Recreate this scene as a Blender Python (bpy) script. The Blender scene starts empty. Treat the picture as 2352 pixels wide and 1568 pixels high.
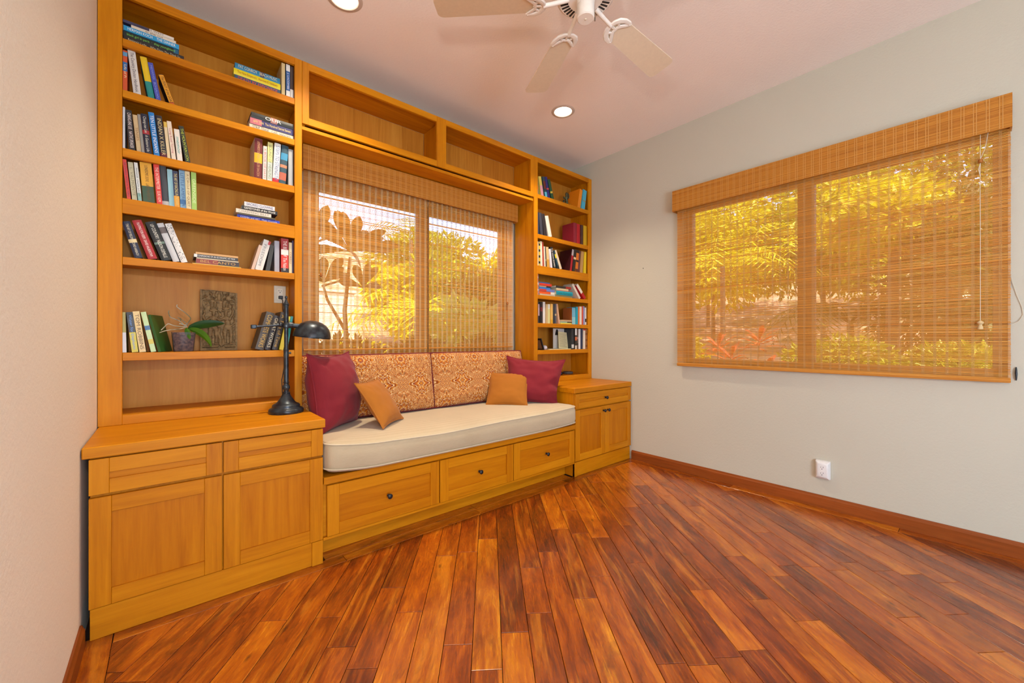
import bpy, bmesh, math, random
from mathutils import Vector, Matrix, noise
R = math.radians
random.seed(7)
sc = bpy.context.scene
COL = sc.collection

# ---------------------------------------------------------------- camera, sky, sun, lights, exposure
cam_d = bpy.data.cameras.new('camera'); cam = bpy.data.objects.new('camera', cam_d); COL.objects.link(cam)
cam.location = (0, 0, 1.16); cam.rotation_euler = (R(90), 0, R(49.35 - 90))
cam_d.sensor_width = 36; cam_d.lens = 14.112; cam_d.shift_y = -0.0021; cam_d.clip_start = 0.02; cam_d.clip_end = 200
sc.camera = cam
vs = sc.view_settings
vs.view_transform = 'Standard'; vs.look = 'None'; vs.gamma = 1; vs.use_curve_mapping = False
vs.exposure = 0.0
wd = bpy.data.worlds.new('world'); sc.world = wd; wd.use_nodes = True
wn = wd.node_tree; bgn = wn.nodes['Background']
sky = wn.nodes.new('ShaderNodeTexSky'); sky.sky_type = 'NISHITA'; sky.sun_disc = False
sky.sun_elevation = R(50); sky.sun_rotation = R(200); sky.air_density = 1.0; sky.dust_density = 2.5; sky.altitude = 50
wn.links.new(sky.outputs[0], bgn.inputs[0]); bgn.inputs[1].default_value = 1.2
def light(name, typ, loc, target, energy, color=(1, 1, 1), size=None, size_y=None, **kw):
    d = bpy.data.lights.new(name, typ); o = bpy.data.objects.new(name, d); COL.objects.link(o)
    o.location = loc; d.energy = energy; d.color = color
    if target is not None:
        o.rotation_euler = (Vector(target) - Vector(loc)).to_track_quat('-Z', 'Y').to_euler()
    if size:
        d.size = size
        if size_y: d.shape = 'RECTANGLE'; d.size_y = size_y
    for k, v in kw.items(): setattr(d, k, v)
    return o
light('sun', 'SUN', (0, -20, 30), (4, -4, 0), 19.0, (1, .93, .80), angle=R(.6))          # high sun behind the house
light('flash_lamp', 'POINT', (-.02, .10, 1.68), None, 38, (1, .95, .88), shadow_soft_size=.035)     # the photographer's flash
light('rear_fill_light', 'AREA', (.5, -2.6, 1.05), (2.6, 1.2, .75), 165, (.66, .82, 1.0), 2.0, 1.8)   # added cool fill inside the rear wall, standing in for daylight
# ---------------------------------------------------------------- helpers
def lin(h):
    if isinstance(h, str):
        h = h.lstrip('#'); c = [int(h[i:i + 2], 16) / 255 for i in (0, 2, 4)]
    else: c = list(h)
    return tuple(x / 12.92 if x <= .04045 else ((x + .055) / 1.055) ** 2.4 for x in c) + (1,)
class N:
    """small node-tree writer"""
    def __init__(s, name):
        s.m = bpy.data.materials.new(name); s.m.use_nodes = True; s.t = s.m.node_tree
        s.b = s.t.nodes['Principled BSDF']; s.out = s.t.nodes['Material Output']
    def n(s, typ, ins=None, **kw):
        x = s.t.nodes.new('ShaderNode' + typ)
        for k, v in kw.items(): setattr(x, k, v)
        for k, v in (ins or {}).items():
            if isinstance(v, bpy.types.NodeSocket): s.t.links.new(v, x.inputs[k])
            else: x.inputs[k].default_value = v
        return x
    def set(s, **kw):
        names = dict(col='Base Color', rough='Roughness', metal='Metallic', spec='Specular IOR Level', coat='Coat Weight', coatr='Coat Roughness',
                     norm='Normal', sheen='Sheen Weight', sss='Subsurface Weight', trans='Transmission Weight', alpha='Alpha', em='Emission Color', ems='Emission Strength')
        for k, v in kw.items():
            i = s.b.inputs[names[k]]
            if isinstance(v, bpy.types.NodeSocket): s.t.links.new(v, i)
            else: i.default_value = v
        return s
    def ramp(s, fac, stops, interp='LINEAR'):
        x = s.n('ValToRGB'); e = x.color_ramp.elements; x.color_ramp.interpolation = interp
        while len(e) < len(stops): e.new(.5)
        for el, (p, c) in zip(e, stops): el.position = p; el.color = c
        s.t.links.new(fac, x.inputs[0]); return x.outputs[0]
    def bump(s, h, strength=.3, dist=.01):
        return s.n('Bump', {'Height': h, 'Strength': strength, 'Distance': dist}).outputs[0]
    def mapping(s, scale=(1, 1, 1), src='Object', rot=(0, 0, 0), loc=(0, 0, 0)):
        tc = s.n('TexCoord')
        return s.n('Mapping', {'Vector': tc.outputs[src], 'Scale': scale, 'Rotation': rot, 'Location': loc}).outputs[0]
    def noise(s, vec, scale, detail=3, rough=.5, dist=0):
        return s.n('TexNoise', {'Vector': vec, 'Scale': scale, 'Detail': detail, 'Roughness': rough, 'Distortion': dist}).outputs[0]
    def math(s, op, a, b=0.0, c=0.0):
        x = s.t.nodes.new('ShaderNodeMath'); x.operation = op
        for i, v in enumerate((a, b, c)):
            if isinstance(v, bpy.types.NodeSocket): s.t.links.new(v, x.inputs[i])
            else: x.inputs[i].default_value = v
        return x.outputs[0]
    def mix(s, f, a, b, blend='MIX'):
        x = s.t.nodes.new('ShaderNodeMix'); x.data_type = 'RGBA'; x.blend_type = blend
        for i, v in ((0, f), (6, a), (7, b)):
            if isinstance(v, bpy.types.NodeSocket): s.t.links.new(v, x.inputs[i])
            else: x.inputs[i].default_value = v
        return x.outputs[2]
_plain = {}
def plain(hexc, rough=.5, metal=0, coat=0, spec=.5):
    k = (hexc, rough, metal, coat)
    if k not in _plain:
        m = N('paint_' + hexc.strip('#')); nz = m.noise(m.mapping(), 60, 2)
        c = lin(hexc); d = tuple(x * .95 for x in c[:3]) + (1,)
        m.set(col=m.ramp(nz, [(.3, d), (.7, c)]), rough=rough, metal=metal, coat=coat, spec=spec); _plain[k] = m.m
    return _plain[k]

class MB:
    """collects geometry in world-like coordinates"""
    def __init__(s): s.bm = bmesh.new()
    def face(s, pts):
        try: return s.bm.faces.new([s.bm.verts.new(p) for p in pts])
        except ValueError: return None
    def box(s, x0, x1, y0, y1, z0, z1, bev=0, segs=1, mat=None):
        b = bmesh.new(); bmesh.ops.create_cube(b, size=1)
        M = Matrix.Translation(((x0 + x1) / 2, (y0 + y1) / 2, (z0 + z1) / 2)) @ Matrix.Diagonal((x1 - x0, y1 - y0, z1 - z0, 1))
        bmesh.ops.transform(b, matrix=M, verts=b.verts)
        if bev: bmesh.ops.bevel(b, geom=list(b.edges), offset=bev, segments=segs, affect='EDGES', profile=.5)
        if mat is not None: bmesh.ops.transform(b, matrix=mat, verts=b.verts)
        s.join(b); return s
    def join(s, b):
        me = bpy.data.meshes.new('t'); b.to_mesh(me); b.free(); s.bm.from_mesh(me); bpy.data.meshes.remove(me)
    def lathe(s, prof, n=24, M=None, cap=True):
        rings = []
        for r, z in prof:
            rings.append([s.bm.verts.new((r * math.cos(2 * math.pi * i / n), r * math.sin(2 * math.pi * i / n), z)) for i in range(n)])
        for a, b in zip(rings, rings[1:]):
            for i in range(n): s.bm.faces.new((a[i], a[(i + 1) % n], b[(i + 1) % n], b[i]))
        if cap:
            s.bm.faces.new(list(reversed(rings[0]))); s.bm.faces.new(rings[-1])
        if M is not None: bmesh.ops.transform(s.bm, matrix=M, verts=[v for r_ in rings for v in r_])
        return s
    def tube(s, pts, rad, n=8, closed=False, flat=1.0, up=None):
        pts = [Vector(p) for p in pts]; rings = []; L = len(pts); prevn = None
        for i, p in enumerate(pts):
            a = pts[(i - 1) % L] if (closed or i > 0) else p; b = pts[(i + 1) % L] if (closed or i < L - 1) else p
            t = (b - a).normalized()
            ref = Vector(up) if up else (prevn if prevn else (Vector((0, 0, 1)) if abs(t.z) < .9 else Vector((1, 0, 0))))
            u = (ref - t * ref.dot(t)).normalized(); w = t.cross(u); prevn = u
            r = rad[i] if isinstance(rad, (list, tuple)) else rad
            rings.append([s.bm.verts.new(p + u * (math.cos(2 * math.pi * k / n) * r * flat) + w * (math.sin(2 * math.pi * k / n) * r)) for k in range(n)])
        for i in range(L if closed else L - 1):
            a, b = rings[i], rings[(i + 1) % L]
            for k in range(n): s.bm.faces.new((a[k], a[(k + 1) % n], b[(k + 1) % n], b[k]))
        if not closed:
            s.bm.faces.new(list(reversed(rings[0]))); s.bm.faces.new(rings[-1])
        return s
    def ball(s, c, r, seg=12):
        b = bmesh.new(); bmesh.ops.create_uvsphere(b, u_segments=seg, v_segments=max(6, seg // 2 + 2), radius=1)
        rr = r if isinstance(r, (tuple, list)) else (r, r, r)
        bmesh.ops.transform(b, matrix=Matrix.Translation(c) @ Matrix.Diagonal((*rr, 1)), verts=b.verts); s.join(b); return s
    def grid(s, rows):
        vs_ = [[s.bm.verts.new(p) for p in r] for r in rows]
        for a, b in zip(vs_, vs_[1:]):
            for i in range(len(a) - 1): s.bm.faces.new((a[i], a[i + 1], b[i + 1], b[i]))
        return s
    def loft(s, rings, cap0=True, cap1=True):
        vr = [[s.bm.verts.new(p) for p in r] for r in rings]; n = len(vr[0])
        for a, b in zip(vr, vr[1:]):
            for i in range(n): s.bm.faces.new((a[i], a[(i + 1) % n], b[(i + 1) % n], b[i]))
        if cap0: s.bm.faces.new(list(reversed(vr[0])))
        if cap1: s.bm.faces.new(vr[-1])
        return s
    def build(s, name, mat, parent=None, smooth=False, loc=None, normals=True):
        if normals: bmesh.ops.recalc_face_normals(s.bm, faces=s.bm.faces)
        me = bpy.data.meshes.new(name)
        org = Vector(loc) if loc is not None else None
        if parent is not None and loc is None:
            org = parent.matrix_world.translation.copy() if parent.get('_o') is None else Vector(parent['_o'])
        if org is not None: bmesh.ops.translate(s.bm, verts=s.bm.verts, vec=-org)
        if smooth:
            for f in s.bm.faces: f.smooth = True
            for e in s.bm.edges:
                if len(e.link_faces) == 2 and e.calc_face_angle(0) > R(38): e.smooth = False
        s.bm.to_mesh(me); s.bm.free(); me.materials.append(mat)
        o = bpy.data.objects.new(name, me); COL.objects.link(o)
        if parent is not None:
            o.parent = parent
            pw = Vector(parent['_o']) if parent.get('_o') is not None else Vector((0, 0, 0))
            o.location = org - pw
        elif org is not None: o.location = org
        o['_o'] = tuple(org) if org is not None else (0., 0., 0.)
        return o
def tag(o, label=None, cat=None, group=None, kind=None):
    if label: o['label'] = label
    if cat: o['category'] = cat
    if group: o['group'] = group
    if kind: o['kind'] = kind
    return o
def thing(name, loc, label, cat, group=None):
    o = bpy.data.objects.new(name, None); COL.objects.link(o); o.location = loc; o.empty_display_size = .05
    o['_o'] = tuple(float(v) for v in loc)
    return tag(o, label, cat, group)
def part(name, mb, mat, parent, **kw): return mb.build(name, mat, parent, **kw)
def bx(name, mat, parent, *d, bev=0.0015):
    return MB().box(*d, bev=bev).build(name, mat, parent)

# ---------------------------------------------------------------- materials
def wood(name, axis, c1, c2, c3, rough=.45, coat=.03, figure=1.0):
    m = N(name); sc3 = {'x': (1.3, 22, 22), 'y': (22, 1.3, 22), 'z': (22, 22, 1.3)}[axis]
    oi = m.n('ObjectInfo'); off = m.n('Combine' + 'XYZ', {'X': m.math('MULTIPLY', oi.outputs['Random'], 7.0), 'Y': m.math('MULTIPLY', oi.outputs['Random'], 3.0), 'Z': m.math('MULTIPLY', oi.outputs['Random'], 5.0)}).outputs[0]
    tc = m.n('TexCoord'); v0 = m.n('VectorMath', {0: tc.outputs['Object'], 1: off}, operation='ADD').outputs[0]
    v = m.n('Mapping', {'Vector': v0, 'Scale': sc3}).outputs[0]
    s2 = tuple(a * .22 for a in sc3)
    v2 = m.n('Mapping', {'Vector': v0, 'Scale': s2}).outputs[0]
    fine = m.noise(v, 3.2, 5, .62, .4); big = m.noise(v2, 1.6, 3, .55, 1.6 * figure)
    f = m.math('ADD', m.math('MULTIPLY', fine, .42), m.math('MULTIPLY', big, .58))
    f = m.math('ADD', f, m.math('MULTIPLY', m.math('SUBTRACT', oi.outputs['Random'], .5), .12))
    col = m.ramp(f, [(.26, lin(c1)), (.5, lin(c2)), (.76, lin(c3))])
    m.set(col=col, rough=rough, coat=coat, coatr=.25, spec=.16, norm=m.bump(fine, .06, .002)); return m.m
HON = ('#aa5e02', '#c67a06', '#d88e12')
WX = wood('honey_maple_x', 'x', *HON); WY = wood('honey_maple_y', 'y', *HON); WZ = wood('honey_maple_z', 'z', *HON)
WBK = wood('maple_veneer_back', 'z', '#a8641a', '#c07c28', '#cf8e36', figure=1.6)
WPN = wood('maple_panel', 'x', '#a65a02', '#be7004', '#d0840a', figure=1.5)
WPZ = wood('maple_panel_upright', 'z', '#a65a02', '#be7004', '#d0840a', figure=1.8)
WB = wood('reddish_base_wood', 'y', '#6f3513', '#8a4519', '#a25423')
def wall_mat(name, c, bump=.35):
    m = N(name); v = m.mapping(); h = m.noise(v, 70, 4, .6); big = m.noise(v, 1.3, 2)
    cc = lin(c); d = tuple(x * .955 for x in cc[:3]) + (1,)
    m.set(col=m.ramp(big, [(.3, d), (.7, cc)]), rough=.62, spec=.3, norm=m.bump(h, bump, .004)); return m.m
M_WR = wall_mat('wall_paint_sage', '#c8c3b2'); M_WL = wall_mat('wall_paint_cream', '#f3eee2'); M_CE = wall_mat('ceiling_paint', '#faefe7', .5)
M_WO = wall_mat('wall_paint_outside', '#b9ae9c')
def plank_mat():
    m = N('acacia_plank'); oi = m.n('ObjectInfo'); r = oi.outputs['Random']
    off = m.n('CombineXYZ', {'X': m.math('MULTIPLY', r, 31.0), 'Y': m.math('MULTIPLY', r, 17.0), 'Z': 0.0}).outputs[0]
    tc = m.n('TexCoord'); v0 = m.n('VectorMath', {0: tc.outputs['Object'], 1: off}, operation='ADD').outputs[0]
    v = m.n('Mapping', {'Vector': v0, 'Scale': (2.2, 26, 1)}).outputs[0]; v2 = m.n('Mapping', {'Vector': v0, 'Scale': (1.5, 7, 1)}).outputs[0]
    v3 = m.n('Mapping', {'Vector': v0, 'Scale': (3.5, 9, 1)}).outputs[0]
    fine = m.noise(v, 5.5, 7, .70, .6); big = m.noise(v2, 1.5, 5, .62, 1.6)
    f = m.math('ADD', m.math('MULTIPLY', fine, .45), m.math('MULTIPLY', big, .55))
    f = m.math('ADD', f, m.math('MULTIPLY', m.math('SUBTRACT', r, .5), .22))
    col = m.ramp(f, [(.28, lin('#431a06')), (.41, lin('#783207')), (.52, lin('#9e4b0b')), (.63, lin('#b8640f')), (.76, lin('#de9422'))])
    v4 = m.n('Mapping', {'Vector': v0, 'Scale': (.55, 7.5, 1)}).outputs[0]; st = m.noise(v4, 2.0, 4, .6, 1.2)
    col = m.mix(m.math('MULTIPLY', m.ramp(st, [(.55, (0, 0, 0, 1)), (.66, (1, 1, 1, 1))]), .50), col, lin('#d08020'))
    dk = m.noise(m.n('Mapping', {'Vector': v0, 'Scale': (1.4, 4.5, 1)}).outputs[0], 2.3, 6, .68, 1.2)
    col = m.mix(m.math('MULTIPLY', m.ramp(dk, [(.53, (0, 0, 0, 1)), (.68, (1, 1, 1, 1))]), .65), col, lin('#5c2a0c'))
    kn = m.n('TexVoronoi', {'Vector': v3, 'Scale': 1.1, 'Randomness': 1.0}).outputs['Distance']
    kn2 = m.ramp(kn, [(.02, (1, 1, 1, 1)), (.11, (0, 0, 0, 1))])
    col = m.mix(m.math('MULTIPLY', kn2, .75), col, lin('#34150a'))
    col = m.mix(m.math('MULTIPLY', oi.outputs['Alpha'], .0), col, lin('#000000'))
    col = m.mix(.35, col, m.mix(1.0, col, oi.outputs['Color'], 'MULTIPLY'))
    m.set(col=col, rough=m.ramp(fine, [(.3, (.34,) * 3 + (1,)), (.7, (.24,) * 3 + (1,))]), coat=.5, coatr=.2, spec=.45, norm=m.bump(fine, .12, .002)); return m.m
M_PL = plank_mat(); M_SUB = plain('#2c1408', .9)
M_BLK = plain('#16161a', .42); M_WHT = plain('#e9e6e4', .4); M_IVORY = plain('#d9cbb2', .4); M_PAGE = plain('#d9cdb4', .8)
def fabric(name, c, rough=.85, scale=900, sheen=.08, var=.88, bumps=.15):
    m = N(name); v = m.mapping(); w = m.noise(v, scale, 2)
    big = m.noise(v, 4, 3); cc = lin(c); d = tuple(x * var for x in cc[:3]) + (1,)
    m.set(col=m.ramp(big, [(.3, d), (.7, cc)]), rough=rough, sheen=sheen, spec=.2, norm=m.bump(w, bumps, .001)); return m.m
M_RED = fabric('burgundy_cotton', '#82222c'); M_ORG = fabric('amber_cotton', '#a8661f'); M_PIPE = fabric('burgundy_piping', '#74262c'); M_LINEN0 = fabric('linen_piping', '#d3c3a6')
def linen():
    m = N('beige_linen'); v = m.mapping((1, 1, 1)); sep = m.n('SeparateXYZ', {0: v})
    st = m.math('SINE', m.math('MULTIPLY', sep.outputs[1], 150.0)); nz = m.noise(m.mapping((6, 90, 90)), 6, 3)
    big = m.noise(v, 3, 3)
    f = m.math('ADD', m.math('MULTIPLY', st, .06), m.math('ADD', m.math('MULTIPLY', nz, .35), m.math('MULTIPLY', big, .45)))
    m.set(col=m.ramp(f, [(.2, lin('#b3a082')), (.6, lin('#c9b799'))]), rough=.9, sheen=.2, spec=.15, norm=m.bump(m.noise(v, 800, 2), .15, .001)); return m.m
M_LIN = linen()
def damask():
    m = N('damask_paisley'); v = m.mapping((1, 1, 1)); s = m.n('SeparateXYZ', {0: v})
    # mirrored repeat about vertical axes, medallions in half drop, scrolling leaves between them
    x = m.math('PINGPONG', m.math('ADD', s.outputs[0], 10.0), .150); z = m.math('PINGPONG', m.math('ADD', s.outputs[2], 10.09), .19)
    p = m.n('CombineXYZ', {'X': x, 'Y': z, 'Z': 0.0}).outputs[0]
    w1 = m.n('TexNoise', {'Vector': p, 'Scale': 22.0, 'Detail': 2.0})
    dv = m.n('VectorMath', {0: w1.outputs['Color'], 1: (.5, .5, .5)}, operation='SUBTRACT').outputs[0]
    q = m.n('VectorMath', {0: p, 1: m.n('VectorMath', {0: dv, 'Scale': .030}, operation='SCALE').outputs[0]}, operation='ADD').outputs[0]
    qs = m.n('SeparateXYZ', {0: q})
    def rosette(cx, cz, rad, k, amp, sz):
        dx = m.math('SUBTRACT', qs.outputs[0], cx); dz = m.math('MULTIPLY', m.math('SUBTRACT', qs.outputs[1], cz), sz)
        ang = m.math('ARCTAN2', dz, dx); d = m.math('SQRT', m.math('ADD', m.math('MULTIPLY', dx, dx), m.math('MULTIPLY', dz, dz)))
        R1 = m.math('ADD', 1.0, m.math('ADD', m.math('MULTIPLY', m.math('COSINE', m.math('MULTIPLY', ang, k)), amp), m.math('MULTIPLY', m.math('COSINE', m.math('MULTIPLY', ang, k * 3)), .16)))
        return m.math('DIVIDE', d, m.math('MULTIPLY', R1, rad))
    o, dk, cr, gd, bu, gr = lin('#a9581a'), lin('#8a4216'), lin('#dab882'), lin('#c67c1c'), lin('#7a2420'), lin('#84704c')
    r = m.math('MINIMUM', rosette(0, 0, .072, 8, .30, .8), rosette(.150, .19, .080, 6, .36, .85)); r = m.math('MINIMUM', r, rosette(.150, .02, .034, 4, .35, 1.0)); r = m.math('MINIMUM', r, rosette(.02, .17, .030, 6, .30, 1.0)); r = m.math('MINIMUM', r, rosette(.075, .10, .030, 5, .45, .9))
    cm = m.ramp(m.math('MULTIPLY', r, .5), [(0, gd), (.05, bu), (.10, cr), (.14, gd), (.19, o), (.25, bu), (.285, cr), (.33, dk), (.39, gd), (.43, bu), (.455, cr), (.50, o)], 'CONSTANT')
    a = m.noise(q, 24, 1.0, .5, 1.2); ln = m.math('FRACT', m.math('MULTIPLY', a, 6.0))
    bgc = m.ramp(ln, [(0, o), (.30, cr), (.42, o), (.52, gd), (.62, cr), (.72, bu), (.80, o), (.9, gr)], 'CONSTANT')
    inside = m.math('LESS_THAN', r, 1.0)
    m.set(col=m.mix(inside, bgc, cm), rough=.8, sheen=.1, spec=.2, norm=m.bump(m.noise(v, 700, 2), .15, .001)); return m.m
M_DAM = damask()
def bamboo(name, c1, c2, c3, transl=.12):
    m = N(name); v = m.mapping((.6, .6, 1)); s = m.n('SeparateXYZ', {0: v})
    bands = m.noise(m.mapping((.25, .25, 60)), 2.2, 3, .7); spots = m.noise(m.mapping((3, 3, 260)), 2.0, 2)
    f = m.math('ADD', m.math('MULTIPLY', bands, .7), m.math('MULTIPLY', spots, .3))
    col = m.ramp(f, [(.34, lin(c1)), (.5, lin(c2)), (.66, lin(c3))])
    m.set(col=col, rough=.5, spec=.3)
    t = m.n('BsdfTranslucent', {'Color': col}); mx = m.n('MixShader', {0: transl, 1: m.b.outputs[0], 2: t.outputs[0]})
    m.t.links.new(mx.outputs[0], m.out.inputs[0]); return m.m
M_REED = bamboo('bamboo_reed', '#c47826', '#e8a546', '#f4c266', .38)
M_VAL = bamboo('bamboo_valance', '#a05c18', '#c07c2a', '#d09038', .0)
M_THR = plain('#cfae7e', .8)
def glass():
    m = N('window_glass'); tr = m.n('BsdfTransparent', {'Color': (.97, .98, .97, 1)}); gl = m.n('BsdfGlossy', {'Roughness': .02})
    mx = m.n('MixShader', {0: m.n('Fresnel', {'IOR': 1.35}).outputs[0], 1: tr.outputs[0], 2: gl.outputs[0]}); m.t.links.new(mx.outputs[0], m.out.inputs[0]); return m.m
M_GL = glass()
def emit(name, c, s):
    m = N(name); m.set(col=lin(c), em=lin(c), ems=s); return m.m
M_LAMP = emit('lit_lens', '#fff2dc', 9.0)
def metal_dark():
    m = N('oil_rubbed_bronze'); nz = m.noise(m.mapping(), 25, 3)
    m.set(col=m.ramp(nz, [(.35, lin('#24242a')), (.7, lin('#454e54'))]), metal=.55, rough=.34); return m.m
M_BRZ = metal_dark()
# ---------------------------------------------------------------- room shell
XL, XR, YW, YR, ZC = -.25, 3.43, 3.0, -2.9, 3.043     # left wall, right wall, window wall, rear wall, ceiling
TW = .16
def struct(name, mb, mat, **kw): return tag(mb.build(name, mat, **kw), kind='structure')
struct('wall_left', MB().box(XL - TW, XL, YR - TW, YW + TW, -.02, ZC + .05), M_WL)
struct('ceiling', MB().box(XL - TW, XR + TW, YR - TW, YW + TW, ZC, ZC + .12), M_CE)
W1 = (.764, 2.539, .928, 2.275)        # back window opening x0 x1 z0 z1
W2 = (-.10, 1.69, .94, 2.33)      # right window opening y0 y1 z0 z1
def wall_hole(name, mat, axis, a0, a1, t0, t1, hole):
    m = MB(); h0, h1, z0, z1 = hole
    def b(u0, u1, z0_, z1_):
        if axis == 'x': m.box(u0, u1, t0, t1, z0_, z1_)
        else: m.box(t0, t1, u0, u1, z0_, z1_)
    b(a0, h0, 0, ZC); b(h1, a1, 0, ZC); b(h0, h1, 0, z0); b(h0, h1, z1, ZC)
    return struct(name, m, mat)
wall_hole('wall_back', M_WR, 'x', XL, XR, YW, YW + TW, W1)
wall_hole('wall_right', M_WR, 'y', YR - TW, YW + TW, XR, XR + TW, W2)
struct('wall_rear', MB().box(XL, XR, YR - TW, YR, 0, ZC), M_WL)
def window(name, axis, hole, tin, split, w=.052):
    """sliding window: outer frame, two panes, meeting stile"""
    h0, h1, z0, z1 = hole; f = MB()
    def b(m, u0, u1, t0, t1, z0_, z1_):
        if axis == 'x': m.box(u0, u1, t0, t1, z0_, z1_, bev=.002)
        else: m.box(t0, t1, u0, u1, z0_, z1_, bev=.002)
    t0, t1 = tin, tin + .07
    b(f, h0, h1, t0, t1, z0, z0 + w); b(f, h0, h1, t0, t1, z1 - w, z1); b(f, h0, h0 + w, t0, t1, z0, z1); b(f, h1 - w, h1, t0, t1, z0, z1)
    o = struct(name, f, plain('#8d7a62', .5))
    s = MB(); b(s, split - .05, split + .05, t0 + .005, t1 - .005, z0, z1); s.build('meeting_stile', plain('#7d6b55', .5), o)
    for u0, u1, t in ((h0 + w, split - .05, tin + .045), (split + .05, h1 - w, tin + .022)):
        g = MB(); b(g, u0, u1, t, t + .005, z0 + w, z1 - w); g.build('pane', M_GL, o)
    return o
window('window_1', 'x', W1, YW + .05, 1.644)
window('window_2', 'y', W2, XR + .05, .815)
# floor: a sub floor with single planks laid on the diagonal, border boards along the cabinets
floor = struct('floor', MB().box(XL - TW, XR + TW, YR - TW, YW + TW, -.12, -.012), M_SUB)
def clip(poly, x0, x1, y0, y1):
    for ax, val, sgn in ((0, x0, 1), (0, x1, -1), (1, y0, 1), (1, y1, -1)):
        out = []
        for i in range(len(poly)):
            a, b = poly[i], poly[(i + 1) % len(poly)]; da, db = sgn * (a[ax] - val), sgn * (b[ax] - val)
            if da >= 0: out.append(a)
            if da * db < 0:
                t = da / (da - db); out.append((a[0] + t * (b[0] - a[0]), a[1] + t * (b[1] - a[1])))
        poly = out
        if len(poly) < 3: return []
    return poly
def plank(poly, ang):
    cx = sum(p[0] for p in poly) / len(poly); cy = sum(p[1] for p in poly) / len(poly)
    ca, sa = math.cos(-ang), math.sin(-ang)
    q = [((x - cx) * ca - (y - cy) * sa, (x - cx) * sa + (y - cy) * ca) for x, y in poly]
    def inset(d): return [(x - math.copysign(min(d, abs(x)), x), y - math.copysign(min(d, abs(y)), y)) for x, y in q]
    m = MB(); lo = [(x, y, -.012) for x, y in q]; mi = [(x, y, -.0012) for x, y in q]; hi = [(x, y, 0) for x, y in inset(.0013)]
    m.loft([lo, mi, hi]); o = m.build('plank', M_PL, floor, loc=(0, 0, 0)); o.location = (cx, cy, 0); o.rotation_euler = (0, 0, ang)
    k = random.random(); g = random.uniform(.85, 1.15)
    o.color = (g * random.uniform(.95, 1.1), g * random.uniform(.88, 1.05), g * random.uniform(.7, 1.1), 1) if k > .15 else ((.40, .32, .34, 1) if k < .09 else (1.7, 1.6, 1.3, 1))
PW, GAP, PA = .110, .0011, R(52.6)
ux, uy = math.cos(PA), math.sin(PA)
FX0, FX1, FY0, FY1 = XL + .09, XR - .09, YR + .1, 2.16
rowi = 0
# seam through the point seen at the foot of the bench: keeps the joints where the photograph shows them
off = (0.937 * -uy + 1.33 * ux)
kmin = -40
for k in range(-45, 40):
    v0 = off + k * PW; t = -6 + random.uniform(0, .9)
    while t < 6:
        L = random.choice((.34, .48, .62, .8, .95, 1.2)) * random.uniform(.9, 1.1)
        poly = [(ux * a - uy * b, uy * a + ux * b) for a, b in ((t + GAP, v0 + GAP), (t + L - GAP, v0 + GAP), (t + L - GAP, v0 + PW - GAP), (t + GAP, v0 + PW - GAP))]
        c = clip(poly, FX0, FX1, FY0, FY1)
        if c:
            xs = [p[0] for p in c]; ys = [p[1] for p in c]
            if max(xs) - min(xs) > .02 and max(ys) - min(ys) > .02 and max(ys) > -1.6: plank(c, PA)
        t += L
def border(x0, x1, y0, y1, along):
    n = max(1, round((x1 - x0 if along == 'x' else y1 - y0) / .95))
    for i in range(n):
        if along == 'x': a, b = x0 + (x1 - x0) * i / n, x0 + (x1 - x0) * (i + 1) / n; plank([(a + GAP, y0), (b - GAP, y0), (b - GAP, y1), (a + GAP, y1)], 0)
        else: a, b = y0 + (y1 - y0) * i / n, y0 + (y1 - y0) * (i + 1) / n; plank([(x0, a + GAP), (x1, a + GAP), (x1, b - GAP), (x0, b - GAP)], R(90))
border(FX0, FX1, FY1 + .002, 2.24, 'x'); border(.63, 2.58, 2.242, 2.33, 'x')
border(FX1 + .002, XR - .002, -1.6, 2.24, 'y'); border(XL + .002, FX0 - .002, -1.6, 2.24, 'y')
for nm, x0, x1 in (('baseboard_right', XR - .015, XR), ('baseboard_left', XL, XL + .014)):
    m = MB(); s = 1 if nm.endswith('left') else -1; xw = x0 if s > 0 else x1
    prof = [(0, 0), (.015, 0), (.015, .066), (.010, .074), (.007, .085), (0, .085)]
    m.loft([[(xw + s * a, y, b) for a, b in prof] for y in (YR, 2.20)]); struct(nm, m, WB)

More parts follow.
